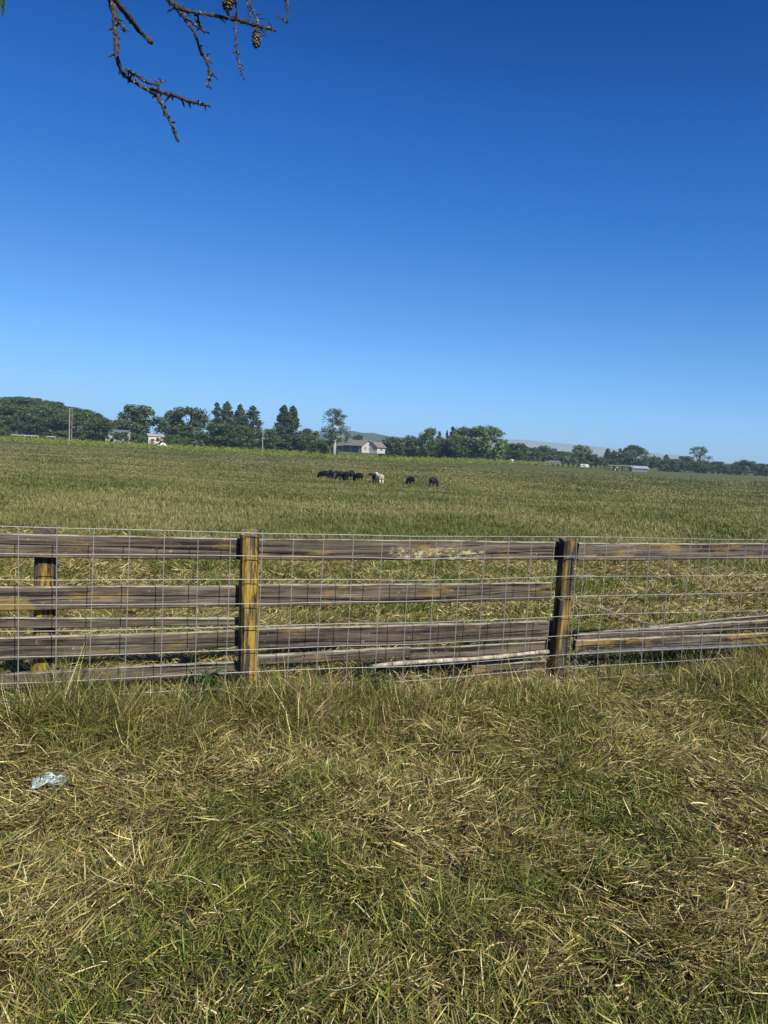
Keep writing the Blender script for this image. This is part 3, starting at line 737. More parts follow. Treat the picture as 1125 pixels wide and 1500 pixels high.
# heading: 180 = facing left, 90 = facing away, 270 = facing the camera
cow(476.5, 101, CM['graze'], 140, 'black cow at the left end of the huddle with its head down to the left', .95)
cow(485.5, 102, CM['graze'], 100, 'black cow second from the left in the huddle', 1.05)
cow(494, 100.5, CM['graze'], 262, 'black cow third from the left in the huddle, overlapped by both neighbours', 1.0)
cow(501.5, 101, CM['graze'], 78, 'black cow in the middle of the huddle right of the third', 1.0)
cow(509, 100, CM['graze'], 98, 'black cow fifth from the left in the huddle', 1.02)
cow(516.5, 102.5, CM['graze'], 75, 'black cow with the highest back, second from the right in the huddle', 1.08)
cow(527, 100, CM['graze'], 125, 'black cow at the right end of the huddle with its legs showing', .95)
cow(550.5, 99.5, CM['turn'], 95, 'black cow half hidden behind the cream white cow', .95)
cow(558, 97, WM, 112, 'cream white cow standing with its rump towards the fence', 1.02, None)
cow(603.5, 99, CM['graze'], 115, 'smaller lone black cow right of the cream white cow', .92)
cow(637.5, 94.5, CM['graze'], 62, 'larger lone black cow farthest right of the herd', 1.02)
# ------------------------------------------------------------------ hills
def hill(name, label, Y, pts, depth, mat, zb=LOW - 1):
    """ridge whose crest is given as (px, py); a real rounded landform with front and back slopes"""
    px = np.array([p[0] for p in pts]); cx = np.array([gx(p[0], Y) for p in pts]); cz = np.array([zt(p[0], p[1], Y) for p in pts])
    X = np.linspace(cx[0], cx[-1], 140); n = 26; V = []
    Z = np.interp(X, cx, cz)
    for j in range(n + 1):
        t = j / n * 2 - 1
        prof = (1 - sst(abs(t)))
        for x, z in zip(X, Z):
            y = Y + t * depth
            zz = zb + (z - zb) * prof * (1 + .10 * (float(vnoise(x, y, depth * .18, 31)) - .5) * (1 - prof) * 4)
            V.append((x, y, zz))
    V = np.array(V); nx = len(X); i = (np.arange(n)[:, None] * nx + np.arange(nx - 1)[None, :]).ravel(); F = np.stack([i, i + 1, i + nx + 1, i + nx], 1)
    o = link(bpy.data.objects.new(name, np_mesh(name, V, [F], mat, smooth=True))); return tag(o, label, None, None, 'structure')
mh = soil_hill('far_forest', (.03, .045, .02), (.09, .10, .05))
hill('hills', None, 2300, [(380, 652), (430, 644), (460, 638), (490, 633), (505, 630.5), (518, 631.5), (530, 634), (545, 634), (556, 636.5), (568, 638.5), (585, 644), (610, 650), (640, 659), (680, 667)], 450, mh)
mh = soil_hill('far_hazed_hills', (.15, .17, .16), (.22, .23, .19))  # far ridge base colour paled: distance haze painted into it
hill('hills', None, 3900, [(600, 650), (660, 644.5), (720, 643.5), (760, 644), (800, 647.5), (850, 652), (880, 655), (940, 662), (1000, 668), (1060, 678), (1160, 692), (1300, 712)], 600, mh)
hg = soil_hill('hillside', (.055, .065, .028), (.10, .10, .05))
HY = 440
HP = [(-330, 618), (-160, 608), (-60, 605), (0, 603), (30, 603), (60, 606), (90, 613), (115, 619), (140, 626), (165, 633), (190, 640), (215, 647)]
hill('hillside', None, HY, HP, 95, hg)
def hill_z(x, y):
    cx = [gx(p[0], HY) for p in HP]; cz = [zt(p[0], p[1], HY) for p in HP]; z = float(np.interp(x, cx, cz)); t = (y - HY) / 95
    return max(LOW, LOW - 1 + (z - LOW + 1) * float(1 - sst(abs(t))))
# ------------------------------------------------------------------ trees
def leaf_quads(C, Rr, nper, size, rng, flat=.8):
    """C (k,3) clump centres, Rr (k,) radii -> leaf-sized quads spread through the clumps"""
    k = len(C); n = k * nper; idx = np.repeat(np.arange(k), nper); d = rng.normal(size=(n, 3)); d /= np.linalg.norm(d, axis=1)[:, None]
    r = rng.random(n) ** .45; P = C[idx] + d * (Rr[idx] * r)[:, None] * np.array([1, 1, flat])
    nrm = d * .8 + rng.normal(size=(n, 3)) * .6 + np.array([0, 0, .35]); nrm /= np.linalg.norm(nrm, axis=1)[:, None]
    a = np.cross(nrm, rng.normal(size=(n, 3))); a /= np.linalg.norm(a, axis=1)[:, None]; b = np.cross(nrm, a)
    s = size * rng.uniform(.6, 1.3, n)[:, None]
    V = np.stack([P - a * s, P - b * s * .6, P + a * s, P + b * s * .6], 1).reshape(-1, 3)
    F = np.arange(n * 4).reshape(n, 4); return V, F
def make_oak(seed, w, h, k=34, open_=0.0, nper=60, size=.30, mat='oak', base=.18, bark='bark', pw=1.0, trunk_r=.028):
    """unit: metres, base at origin"""
    rng = np.random.default_rng(seed); C = []; Rr = []; kk = k
    for i in range(kk):
        a = rng.uniform(0, 6.28); zz = base + (1 - base) * rng.random() ** .8 * .93
        prof = math.sin(math.pi * min(1, max(.06, ((zz - base) / (1 - base)) ** pw * .82 + .16))) ** .6
        rr = rng.random() ** .5 * prof * w / 2 * .86
        C.append((math.cos(a) * rr, math.sin(a) * rr, zz * h)); Rr.append(rng.uniform(.09, .17) * min(w, h) * (1 - .35 * open_))
    C = np.array(C); Rr = np.array(Rr)
    C[:, 2] = np.minimum(C[:, 2], h - Rr * .8)
    V, F = leaf_quads(C, Rr, nper, size, rng)
    crown = np_mesh('crown', V, [F], M[mat]); tb = MB(); rnd = random.Random(seed)
    fk = h * base * 1.4
    tb.tube([(0, 0, -.6), (rnd.uniform(-.1, .1), 0, fk * .5), (rnd.uniform(-.3, .3), rnd.uniform(-.2, .2), fk)], [h * trunk_r * 1.2, h * trunk_r, h * trunk_r * .85], 8, 0, .08)
    for i in rng.choice(len(C), min(len(C), 11), replace=False):
        c = C[i]; tb.tube([(0, 0, fk * .85), (c[0] * .35, c[1] * .35, fk + (c[2] - fk) * .45), tuple(c)], [h * trunk_r * .55, h * trunk_r * .36, h * .004], 6, 0, .08)
    return crown, tb.mesh('trunk', M[bark], True)
def make_pine(seed, w, h, mat='pine', layers=17, size=.28, rag=.3):
    rng = np.random.default_rng(seed); C = []; Rr = []
    for i in range(layers * 10):
        t = rng.random() ** 1.15; z = h * (.05 + .90 * t); r = w / 2 * (1 - t) ** .62 * (1 - rag * rng.random()) * rng.random() ** .4
        a = rng.uniform(0, 6.28); C.append((math.cos(a) * r, math.sin(a) * r, z)); Rr.append(w * .15 * (1.15 - .6 * t))
    C.append((0, 0, h * .97)); Rr.append(w * .06); C.append((0, 0, h * .93)); Rr.append(w * .08); C = np.array(C); Rr = np.array(Rr)
    V, F = leaf_quads(C, Rr, 30, size, rng, .8)
    tb = MB(); tb.tube([(0, 0, -.6), (0, 0, h * .5), (0, 0, h * .97)], [h * .02, h * .013, h * .003], 7)
    return np_mesh('crown', V, [F], M[mat]), tb.mesh('trunk', M['bark'], True)
OAKS = [make_oak(100 + i, 11, 10, 64, size=.33) for i in range(6)]
PALE = [make_oak(120 + i, 11, 10, 70, size=.33, mat='pale_oak') for i in range(2)]
SHRUB = [make_oak(140 + i, 9, 5, 26, size=.30, base=.04, nper=60, trunk_r=.015) for i in range(3)]
PINES = [make_pine(160 + i, 7, 15) for i in range(3)]
SLIM = [make_pine(170 + i, 3.2, 15, rag=.5, layers=12) for i in range(2)]
def put(proto, px, py_top, width_px, Y, label, cat='tree', name='oak_tree', group=None, base_z=None, seed=None, hgt=None):
    if name == 'pine_tree': width_px *= 1.2
    crown, trunk = proto; x = gx(px, Y); z0 = base_z if base_z is not None else float(terr(x, Y))
    top = zt(px, py_top, Y) if hgt is None else z0 + hgt; wm = width_px * Y / FPX
    bb = proto_dim(proto); r = empty(name, (x, Y, z0 - .05), random.uniform(0, 6.28)); sx = wm / bb[0]; r.scale = (sx, sx, (top - z0) / bb[1])
    for m in (crown, trunk):
        o = bpy.data.objects.new(m.name.split('.')[0], m); link(o, r)
    return tag(r, label, cat, group)
_pd = {}
def proto_dim(p):
    k = p[0].name
    if k not in _pd:
        n = len(p[0].vertices); a = np.empty(n * 3, np.float32); p[0].vertices.foreach_get('co', a); a = a.reshape(-1, 3)
        _pd[k] = ((np.percentile(a[:, 0], 98.5) - np.percentile(a[:, 0], 1.5) + np.percentile(a[:, 1], 98.5) - np.percentile(a[:, 1], 1.5)) / 2, np.percentile(a[:, 2], 99.7))
    return _pd[k]
random.seed(77)
# wooded hillside on the left
G = 'oaks covering the hillside at the left'
cnt = 0
for y in np.arange(352, 470, 13):
    x = gx(-70, y) + random.uniform(0, 6)
    while x < gx(205, y):
        hz = hill_z(x, y); px = CX + x / y * FPX
        top = np.interp(px, [-90, -60, 0, 30, 60, 90, 115, 140, 165, 185, 205], [588, 586, 585, 582, 585, 594, 600, 609, 620, 632, 640])
        h = random.uniform(8, 15); mx = zt(px, top + random.uniform(-2, 5), y) - hz
        if y < 372 and 15 < px < 115: h = random.uniform(2.5, 4)
        h = min(h, mx + max(0, random.uniform(-1.5, 1.6)))
        if h > 2.2 and not (y < 362 and px > 150):
            side = 'left' if px < 98 else 'right'; row = 'foot' if y < 380 else ('middle' if y < 420 else 'crest')
            put(random.choice(OAKS[:5] if h > 4.5 else SHRUB), px, 0, h * random.uniform(1.05, 1.35) / y * FPX, y, 'dark green oak on the %s of the wooded hillside, %s of the twin utility poles' % (row, side), group='oaks on the %s of the hillside %s of the twin poles' % (row, side), base_z=hz, hgt=h); cnt += 1
        x += random.uniform(8.5, 13)
print('hill trees', cnt)
# individually visible trees: kind, px, top, width, Y, label
O, PA, S, PI, SL = OAKS, PALE, SHRUB, PINES, SLIM
T = [
 (O[0], 143, 611, 38, 335, 'round dark oak standing alone right of the twin utility poles'),
 (O[1], 205, 594, 60, 360, 'tall broad oak above the tan farm building'),
 (O[2], 176, 614, 26, 375, 'lower oak left of the tall oak by the blue roofed shed'),
 (O[3], 250, 601, 34, 372, 'left one of the two rounded oaks between the tan building and the pines'),
 (O[4], 279, 597, 50, 366, 'right one of the two rounded oaks between the tan building and the pines'),
 (O[5], 322, 620, 70, 335, 'low spreading dark oak in front of the left pines'),
 (O[0], 352, 622, 40, 330, 'dense oak bush left of the single utility pole'),
 (O[2], 394, 628, 28, 340, 'round tree just behind the single utility pole'),
 (O[3], 452, 628, 34, 345, 'small round tree between the tall pines and the forked oak'),
 (O[1], 523, 637, 18, 380, 'tree top showing over the farmhouse roof'),
 (O[4], 577, 640, 36, 380, 'low tree directly right of the farmhouse'),
 (O[5], 602, 638, 30, 390, 'second low tree right of the farmhouse'),
 (O[2], 627, 627, 26, 370, 'upright oak left of the little spiky pines'),
 (O[3], 640, 640, 26, 385, 'bushy tree below the little spiky pines'),
 (PA[0], 684, 626, 50, 372, 'left half of the big pale green oak group in the middle of the tree line'),
 (PA[1], 711, 624, 54, 368, 'tallest pale green oak in the middle of the tree line'),
 (O[0], 672, 640, 34, 366, 'darker oak in front of the big pale green oaks'),
 (O[1], 735, 650, 26, 395, 'low oak just right of the big pale green oaks'),
 (O[2], 757, 649, 34, 400, 'rounded oak in the middle of the gap right of the big pale green oaks'),
 (O[4], 779, 655, 26, 410, 'low oak left of the long dark barn roof'),
 (O[5], 797, 653, 34, 500, 'rounded oak behind the long dark barn roof'),
 (O[0], 824, 661, 36, 480, 'broad dark oak right of the long dark barn roof'),
 (PA[0], 851, 652, 26, 520, 'paler upright tree rising over the dark oaks near the white trailer'),
 (O[2], 868, 665, 30, 500, 'dark oak right of the white trailer'),
 (O[3], 928, 652, 38, 520, 'tall dark oak behind the open carport'),
 (O[4], 906, 662, 30, 515, 'dark oak behind the left end of the open carport'),
 (O[5], 958, 669, 26, 560, 'low oak right of the grey roofed shed'),
 (O[0], 984, 672, 26, 560, 'low oak below the slim dark tree top'),
 (O[1], 1004, 668, 26, 570, 'rounded oak left of the airy oak'),
 (O[2], 1026, 675, 30, 560, 'low oak in front of the airy oak'),
 (O[3], 1052, 676, 30, 570, 'low oak right of the airy oak'),
 (O[4], 1072, 680, 24, 580, 'small oak third from the right edge of the tree line'),
 (O[5], 1092, 674, 34, 585, 'bigger rounded oak near the right edge of the tree line'),
 (O[0], 1117, 679, 32, 590, 'oak at the right edge of the tree line'),
]
for i, (p, px, top, wd, Y, lab) in enumerate(T): put(p, px, top, wd, Y, lab)
TP = [
 (PI[0], 316, 590, 20, 385, 'ragged pine with a leaning tip, leftmost of the tall pines'),
 (PI[1], 331, 589, 26, 375, 'second tall pine from the left, beside the ragged one'),
 (PI[2], 350, 593, 24, 378, 'third tall pine from the left with a thin grey green crown'),
 (PI[0], 369, 595, 30, 372, 'broad dark pine behind the low spreading oak'),
 (PI[1], 414, 594, 27, 350, 'left one of the two tall pines standing together right of the single utility pole'),
 (PI[2], 427, 595, 25, 352, 'right one of the two tall pines standing together right of the single utility pole'),
 (SL[0], 642, 632, 9, 390, 'leftmost of the three little spiky pines'),
 (SL[1], 653, 631, 7, 392, 'middle one of the three little spiky pines'),
 (SL[0], 661, 625, 12, 388, 'tallest of the three little spiky pines beside the big pale oaks'),
 (PI[1], 889, 657, 13, 530, 'pointed tree left of the carport oak, first of a close row of four'),
 (PI[2], 898, 660, 11, 532, 'pointed tree second in the close row behind the carport'),
 (PI[0], 907, 657, 12, 534, 'pointed tree third in the close row behind the carport'),
 (PI[1], 915, 656, 12, 533, 'pointed tree last in the close row beside the carport oak'),
 (SL[1], 957, 667, 9, 575, 'slim conifer right of the grey roofed shed'),
 (PI[2], 975, 666, 14, 575, 'slim dark tree top between the grey roofed shed and the airy oak'),
]
for i, (p, px, top, wd, Y, lab) in enumerate(TP): put(p, px, top, wd, Y, lab, 'pine tree', 'pine_tree')
# airy trees built singly
def solo(px, top, wd, Y, lab, **k):
    x = gx(px, Y); z0 = float(terr(x, Y)); h = zt(px, top, Y) - z0; wm = wd * Y / FPX
    c, t = make_oak(k.pop('seed'), wm, h, **k); r = empty('oak_tree', (x, Y, z0)); tag(r, lab, 'tree')
    for m in (c, t): link(bpy.data.objects.new(m.name.split('.')[0], m), r)
solo(490, 597, 56, 300, 'tall airy oak with a pale forked trunk in front of the farmhouse', seed=205, k=66, open_=.5, nper=52, size=.30, mat='oak', base=.30, bark='palebark', pw=.85, trunk_r=.028)
solo(1022, 653, 42, 575, 'airy oak with sky showing through its crown near the right end of the tree line', seed=209, k=44, open_=.7, nper=44, size=.42, mat='oak', base=.35, bark='bark', pw=.8)
# far hedge of trees filling behind
G2 = 'bushes filling the foot of the tree line'
def seg(p):
    for lim, t in ((295, 'below the two rounded oaks'), (380, 'left of the single utility pole'), (458, 'right of the single utility pole'), (665, 'between farmhouse and big pale oaks'),
                   (740, 'below the big pale oaks'), (840, 'around the long dark barn'), (890, 'around the white trailer'), (955, 'behind the open carport'), (1060, 'around the airy oak'), (9999, 'near its right end')):
        if p < lim: return t
px = 205
while px < 1150:
    Y = float(np.interp(px, [0, 200, 480, 700, 760, 900, 1150], [370, 352, 362, 400, 430, 520, 600])) + random.uniform(-4, 10)
    hh = float(np.interp(px, [0, 400, 480, 600, 740, 900, 1150], [6.0, 5.0, 4.5, 6.5, 7.5, 6.5, 8])) * random.uniform(.75, 1.2)
    if not (458 < px < 566): put(random.choice(SHRUB), px, 0, hh * 1.9 / Y * FPX, Y, 'dark bush at the foot of the tree line, ' + seg(px), 'bush', 'bush', 'bushes at the foot of the tree line ' + seg(px), hgt=hh)
    px += random.uniform(9, 13)
px = 470
for px, hh in ((470, 5), (560, 4.5), (482, 5.5)): put(random.choice(SHRUB), px, 0, hh * 1.9 / 395 * FPX, 395, 'dark bush showing behind the farmhouse', 'bush', 'bush', 'bushes behind the farmhouse', hgt=hh + 2)
for px, wd, hh, Y, lab in ((240, 24, 4.6, 322, 'dark bush growing over the right side of the tan building'), (262, 26, 6.0, 330, 'bush left of the low spreading oak'), (222, 6, 3.8, 318, 'slim dark bush in front of the tan building'),
                      (170, 24, 5.6, 330, 'bush below the blue roofed shed'), (186, 30, 5.6, 334, 'bush under the tall broad oak'), (207, 20, 4.8, 336, 'bush left of the tan building'),
                      (6, 20, 5.5, 335, 'dark bush at the left edge behind the vineyard'), (474, 36, 6.0, 318, 'bush in the shade under the forked oak')):
    put(random.choice(SHRUB), px, 0, wd, Y, lab, 'bush', 'bush', hgt=hh)
# low olive brush on the slope
rng = np.random.default_rng(5); n = 420; Cx = []
for i in range(n):
    Y = rng.uniform(338, 362); p = rng.uniform(14, 128); x = gx(p, Y); Cx.append((x, Y, max(LOW, hill_z(x, Y)) + rng.uniform(.3, 2.6)))
V, F = leaf_quads(np.array(Cx), rng.uniform(1.3, 2.6, n), 50, .3, rng); tag(link(bpy.data.objects.new('brush', np_mesh('brush', V, [F], M['brush']))), 'low olive brush covering the foot of the hillside', 'brush', kind='stuff')
# ------------------------------------------------------------------ vineyard
Cv = []; rng = np.random.default_rng(8)
def vfront(x):
    px = CX + x / 300 * FPX; return float(np.interp(px, [0, 480, 560, 650, 720, 860], [284, 282, 282, 292, 318, 440]))
x = -260.0; posts = MB()
while x < 120:
    y0 = vfront(x); y1 = float(np.interp(CX + x / 320 * FPX, [0, 440, 480, 600, 700, 860], [330, 330, 305, 335, 372, 470])); y = y0
    while y < y1:
        hz = rng.uniform(.7, 1.75)
        Cv.append((x + (y - 300) * .25 + rng.normal(0, .12), y, hz + float(terr(x + (y - 300) * .25, y)))); y += 1.15 + (y - y0) * .012
    if y1 > y0: posts.box((x + (y0 - 300) * .25, y0 - 1.0, LOW + .8), (.14, .14, 1.7))
    x += 2.6
Cv = np.array(Cv); print('vine clumps', len(Cv))
V, F = leaf_quads(Cv, rng.uniform(.5, .85, len(Cv)), 13, .26, rng, 1.0)
vy = link(bpy.data.objects.new('vineyard', np_mesh('vineyard', V, [F], M['vine']))); tag(vy, 'bright yellow green rows of vines in front of the tree line', 'vineyard', kind='stuff')
# ------------------------------------------------------------------ buildings
M['whitewall'] = simple('white_siding', (.38, .36, .33), .7, .3, .06, .8, bump=0)
M['greywall'] = simple('grey_siding', (.13, .14, .165), .8, .2, .1, .8, bump=0)
M['shingle'] = simple('grey_shingle', (.15, .135, .12), .9, .1, .18, 2.5)
M['trim'] = simple('white_trim', (.45, .44, .42), .6, .3, .04, 1, bump=0)
M['glass'] = simple('dark_window_glass', (.03, .035, .045), .12, .6, .1, 1, bump=0)
M['tanwall'] = simple('tan_siding', (.52, .43, .34), .8, .2, .08, .8, bump=0)
M['bluerf'] = simple('blue_grey_roof', (.10, .12, .17), .6, .3, .12, 1)
M['metalrf'] = simple('pale_metal_roof', (.26, .27, .28), .5, .4, .12, 1)
M['darkrf'] = simple('dark_barn_roof', (.10, .10, .115), .6, .3, .15, 1)
M['dark'] = simple('dark_timber', (.05, .045, .04), .9, .1, .2, 1)
def house(root, x0, y0, Lx, Ly, wh, rh, wall, roof, gable=None, over=.6, axis='x', wins=(), ang=0.0, th=.18):
    """gabled block in the root's frame, centre (x0,y0); ridge along axis. wins: (face, pos, z, w, h)"""
    mb = MB(); hx, hy = Lx / 2, Ly / 2
    V = [(x0 - hx, y0 - hy, 0), (x0 + hx, y0 - hy, 0), (x0 + hx, y0 + hy, 0), (x0 - hx, y0 + hy, 0)]; V += [(a, b, wh) for a, b, _ in V]
    if axis == 'x': V += [(x0 - hx, y0, wh + rh), (x0 + hx, y0, wh + rh)]; gf = [(3, 0, 4, 8, 7), (1, 2, 6, 9, 5)]; sf = [(0, 1, 5, 4), (2, 3, 7, 6)]
    else: V += [(x0, y0 - hy, wh + rh), (x0, y0 + hy, wh + rh)]; gf = [(0, 1, 5, 8, 4), (2, 3, 7, 9, 6)]; sf = [(1, 2, 6, 5), (3, 0, 4, 7)]
    mb.add(V, gf, 1 if gable else 0); mb.add(V, sf, 0)
    mb.build('wall', [wall, gable or wall], root)
    rb = MB(); hw = hy if axis == 'x' else hx; hl = (hx if axis == 'x' else hy) + over; sl = rh / hw; e = hw + over
    def q(u, v, z): return (x0 + u, y0 + v, z) if axis == 'x' else (x0 + v, y0 + u, z)
    for s in (-1, 1):
        z1 = wh + rh + .06; z0 = wh + rh + .06 - sl * e
        vs = [q(-hl, 0, z1), q(hl, 0, z1), q(hl, s * e, z0), q(-hl, s * e, z0)]; vs += [(a, b, c + th) for a, b, c in vs]
        rb.add(vs, [(0, 1, 2, 3), (7, 6, 5, 4), (0, 4, 5, 1), (2, 6, 7, 3), (1, 5, 6, 2), (3, 7, 4, 0)])
    rb.build('roof', roof, root)
    for (face, pos, z, w_, h_) in wins:
        fb = MB(); gb_ = MB()
        if face in 'fb':
            yy = y0 + (-hy if face == 'f' else hy); s = -1 if face == 'f' else 1
            for dx, dz, a, b in ((0, h_ / 2 + .05, w_ + .2, .1), (0, -h_ / 2 - .05, w_ + .2, .1), (-w_ / 2 - .05, 0, .1, h_), (w_ / 2 + .05, 0, .1, h_), (0, 0, .06, h_)):
                fb.box((x0 + pos + dx, yy + s * .03, z + dz), (a, .06, b))
            gb_.box((x0 + pos, yy + s * .012, z), (w_, .02, h_))
        else:
            xx = x0 + (hx if face == 'r' else -hx); s = 1 if face == 'r' else -1
            for dx, dz, a, b in ((0, h_ / 2 + .05, w_ + .2, .1), (0, -h_ / 2 - .05, w_ + .2, .1), (-w_ / 2 - .05, 0, .1, h_), (w_ / 2 + .05, 0, .1, h_), (0, 0, .06, h_)):
                fb.box((xx + s * .03, y0 + pos + dx, z + dz), (.06, a, b))
            gb_.box((xx + s * .012, y0 + pos, z), (.02, w_, h_))
        f = fb.build('window', M['trim'], root); gb_.build('pane', M['glass'], f)
HYD = 338
hx0 = gx(525, HYD); fh = empty('farmhouse', (hx0, HYD, LOW + 3.1), R(-40)); tag(fh, 'white gabled farmhouse with grey shingle roofs behind the vineyard', 'house')
fh.scale = (.88, .88, .92)
house(fh, 0, 0, 12, 8.5, 3.3, 2.3, M['greywall'], M['shingle'], M['whitewall'], wins=[('f', -3.6, 1.9, 1.5, 1.3), ('f', -1.2, 1.9, 1.2, 1.3), ('f', 1.8, 1.9, 1.5, 1.3), ('f', 4.2, 1.9, 1.1, 1.3), ('r', -1.8, 2.0, 1.0, 1.3), ('r', 1.4, 2.0, 1.0, 1.3)])
house(fh, 8.2, 4.2, 6.2, 6.0, 3.0, 2.1, M['whitewall'], M['shingle'], M['whitewall'], axis='y', wins=[('f', -.8, 2.1, .8, 1.2), ('f', .8, 2.1, .8, 1.2), ('r', 0, 1.9, 1.4, 1.1)])
house(fh, -9.6, 1.6, 7.4, 7.0, 3.0, 2.6, M['greywall'], M['shingle'], M['greywall'], wins=[('f', -1.5, 1.8, 1.4, 1.2), ('f', 1.5, 1.8, 1.2, 1.2)])
pm = MB()
for i in range(3): pm.box((-5.6 + i * 5.6, -4.25 - 1.4, 1.45), (.11, .11, 2.9))
pm.box((0, -4.25 - .75, 3.05), (12.2, 1.7, .12)); pm.build('porch', M['shingle'], fh)
def bld(px, Y, rot, L, W, wh, rh, wall, roof, name, label, cat, wins=(), axis='x', zb=None, **k):
    x = gx(px, Y); r = empty(name, (x, Y, LOW if zb is None else zb), R(rot)); tag(r, label, cat); house(r, 0, 0, L, W, wh, rh, wall, roof, axis=axis, wins=wins, **k); return r
bld(227, 330, 25, 6.2, 6, 5.6, .9, M['tanwall'], M['metalrf'], 'farm_building', 'tan two storey farm building half hidden by bushes', 'building', wins=[('f', -1.2, 4.0, .9, 1.0), ('f', 1.4, 4.0, .9, 1.0)], over=.4)
bld(177, 352, -12, 9, 6, 6.0, 1.6, M['whitewall'], M['bluerf'], 'shed', 'white shed with a blue grey roof under the tall broad oak', 'shed', wins=[('f', 0, 4, 1, 1)], over=.3)
bld(164, 362, 0, 4.5, 5, 6.0, 1.3, M['whitewall'], M['metalrf'], 'shed', 'small pale walled shed just right of the lone round oak', 'shed', wins=[('f', 0, 5, .8, .8)], over=.2)
bld(121, 372, 8, 7, 6, 3.4, 1.4, M['whitewall'], M['metalrf'], 'house', 'pale roofed house showing above the brush right of the twin poles', 'house', zb=2.4, wins=[('f', 0, 2, 1, 1)], over=.4)
bld(800, 455, 2, 15, 8, 2.2, 1.4, M['dark'], M['darkrf'], 'barn', 'long low barn with a dark roof in the right part of the tree line', 'barn', over=.6, wins=[('f', 0, 1.4, 1.6, 1)])
bld(936, 425, -6, 8.5, 7, 1.9, 1.1, M['greywall'], M['metalrf'], 'shed', 'low grey metal roofed shed right of the open carport', 'shed', over=.5, wins=[('f', 0, 1.1, 1.2, .7)])
# open carport with a tractor in it
Yc = 402; cx_ = gx(907.5, Yc); cp = empty('carport', (cx_, Yc, LOW), R(-3)); tag(cp, 'open flat roofed carport at the far side of the field', 'carport')
rb = MB(); rb.box((0, 0, 2.95), (13, 5, .22)); rb.build('roof', M['metalrf'], cp)
fb = MB(); fb.box((0, -2.52, 2.72), (13, .06, .24)); fb.build('fascia', M['dark'], cp)
for px_ in (-5.8, -1.9, 2.4, 5.8):
    for py_ in (-2.2, 2.2):
        q = MB(); q.box((px_, py_, 1.42), (.28, .28, 2.84)); q.build('post', M['dark'], cp)
def wheel(mbt, mbr, x, y, r, w_):
    n = 20
    for mb, rr, ww in ((mbt, r, w_), (mbr, r * .55, w_ * 1.1)):
        vs = []
        for s in (-1, 1):
            for k in range(n): a = 6.283 * k / n; vs.append((x + math.cos(a) * rr, y + s * ww / 2, r + math.sin(a) * rr))
        mb.add(vs, [(k, (k + 1) % n, (k + 1) % n + n, k + n) for k in range(n)] + [tuple(range(n))[::-1], tuple(range(n, 2 * n))])
tr_ = empty('tractor', (gx(902.5, 400), 400, LOW), R(8)); tag(tr_, 'dark tractor parked under the left half of the open carport', 'tractor')
q = MB(); q.box((.9, 0, 1.15), (1.9, .75, .75)); q.box((-.6, 0, 1.0), (1.2, .9, .6)); q.build('body', M['dark'], tr_)
q = MB(); q.box((-.55, 0, 2.1), (1.3, 1.3, .1)); q.box((-.1, .6, 1.65), (.08, .08, .9)); q.box((-.1, -.6, 1.65), (.08, .08, .9)); q.box((-1.1, .6, 1.65), (.08, .08, .9)); q.box((-1.1, -.6, 1.65), (.08, .08, .9)); q.build('cab', M['dark'], tr_)
for (x_, y_, r_, w_) in ((-.7, -.85, .75, .4), (-.7, .85, .75, .4), (1.4, -.7, .42, .25), (1.4, .7, .42, .25)):
    t1, t2 = MB(), MB(); wheel(t1, t2, x_, y_, r_, w_); rim = t2
    wo_ = t1.build('wheel', M['dark'], tr_); rim.build('rim', M['metalrf'], wo_)
q = MB(); q.box((.2, -1.0, 2.05), (.55, .3, .5)); q.build('tank', M['trim'], tr_)['label'] = 'white tank'
def car(px, Y, rot, col, label, cat='car', name='parked_car', L=4.6, H=1.5):
    r = empty(name, (gx(px, Y), Y, float(terr(gx(px, Y), Y))), R(rot)); tag(r, label, cat)
    prof = [(-.5, .2), (-.5, .58), (-.46, .64), (-.36, .68), (-.24, .98), (.06, 1.0), (.2, .66), (.44, .58), (.5, .45), (.5, .2)]
    vs = []
    for s, k in ((-1, 1), (1, 1)):
        for (a, b) in prof: vs.append((a * L, s * (.9 if b < .7 else .72), b * H))
    n = len(prof); b = MB(); b.add(vs, [tuple(range(n)), tuple(range(n, 2 * n))[::-1]] + [(k, k + n, (k + 1) % n + n, (k + 1) % n) for k in range(n)]); b.build('body', simple(name + '_paint', col, .3, .5, .03, 1, bump=0), r)
    g_ = MB()
    for s in (-1, 1): g_.add([(-.3 * L, s * .83, .72 * H), (-.22 * L, s * .745, .93 * H), (.05 * L, s * .74, .95 * H), (.16 * L, s * .83, .72 * H)], [(0, 1, 2, 3)])
    g_.build('window', M['glass'], r)
    for x_ in (-.31 * L, .31 * L):
        for y_ in (-.82, .82):
            t1, t2 = MB(), MB(); wheel(t1, t2, x_, y_, .34, .22); wo2 = t1.build('wheel', M['dark'], r); t2.build('rim', M['metalrf'], wo2)
car(241, 318, 12, (.78, .78, .78), 'white car parked right of the tan farm building', L=5.0, H=2.2)
car(750, 396, 90, (.7, .7, .7), 'white car seen end on below the low oak right of the big pale oaks', H=2.2)
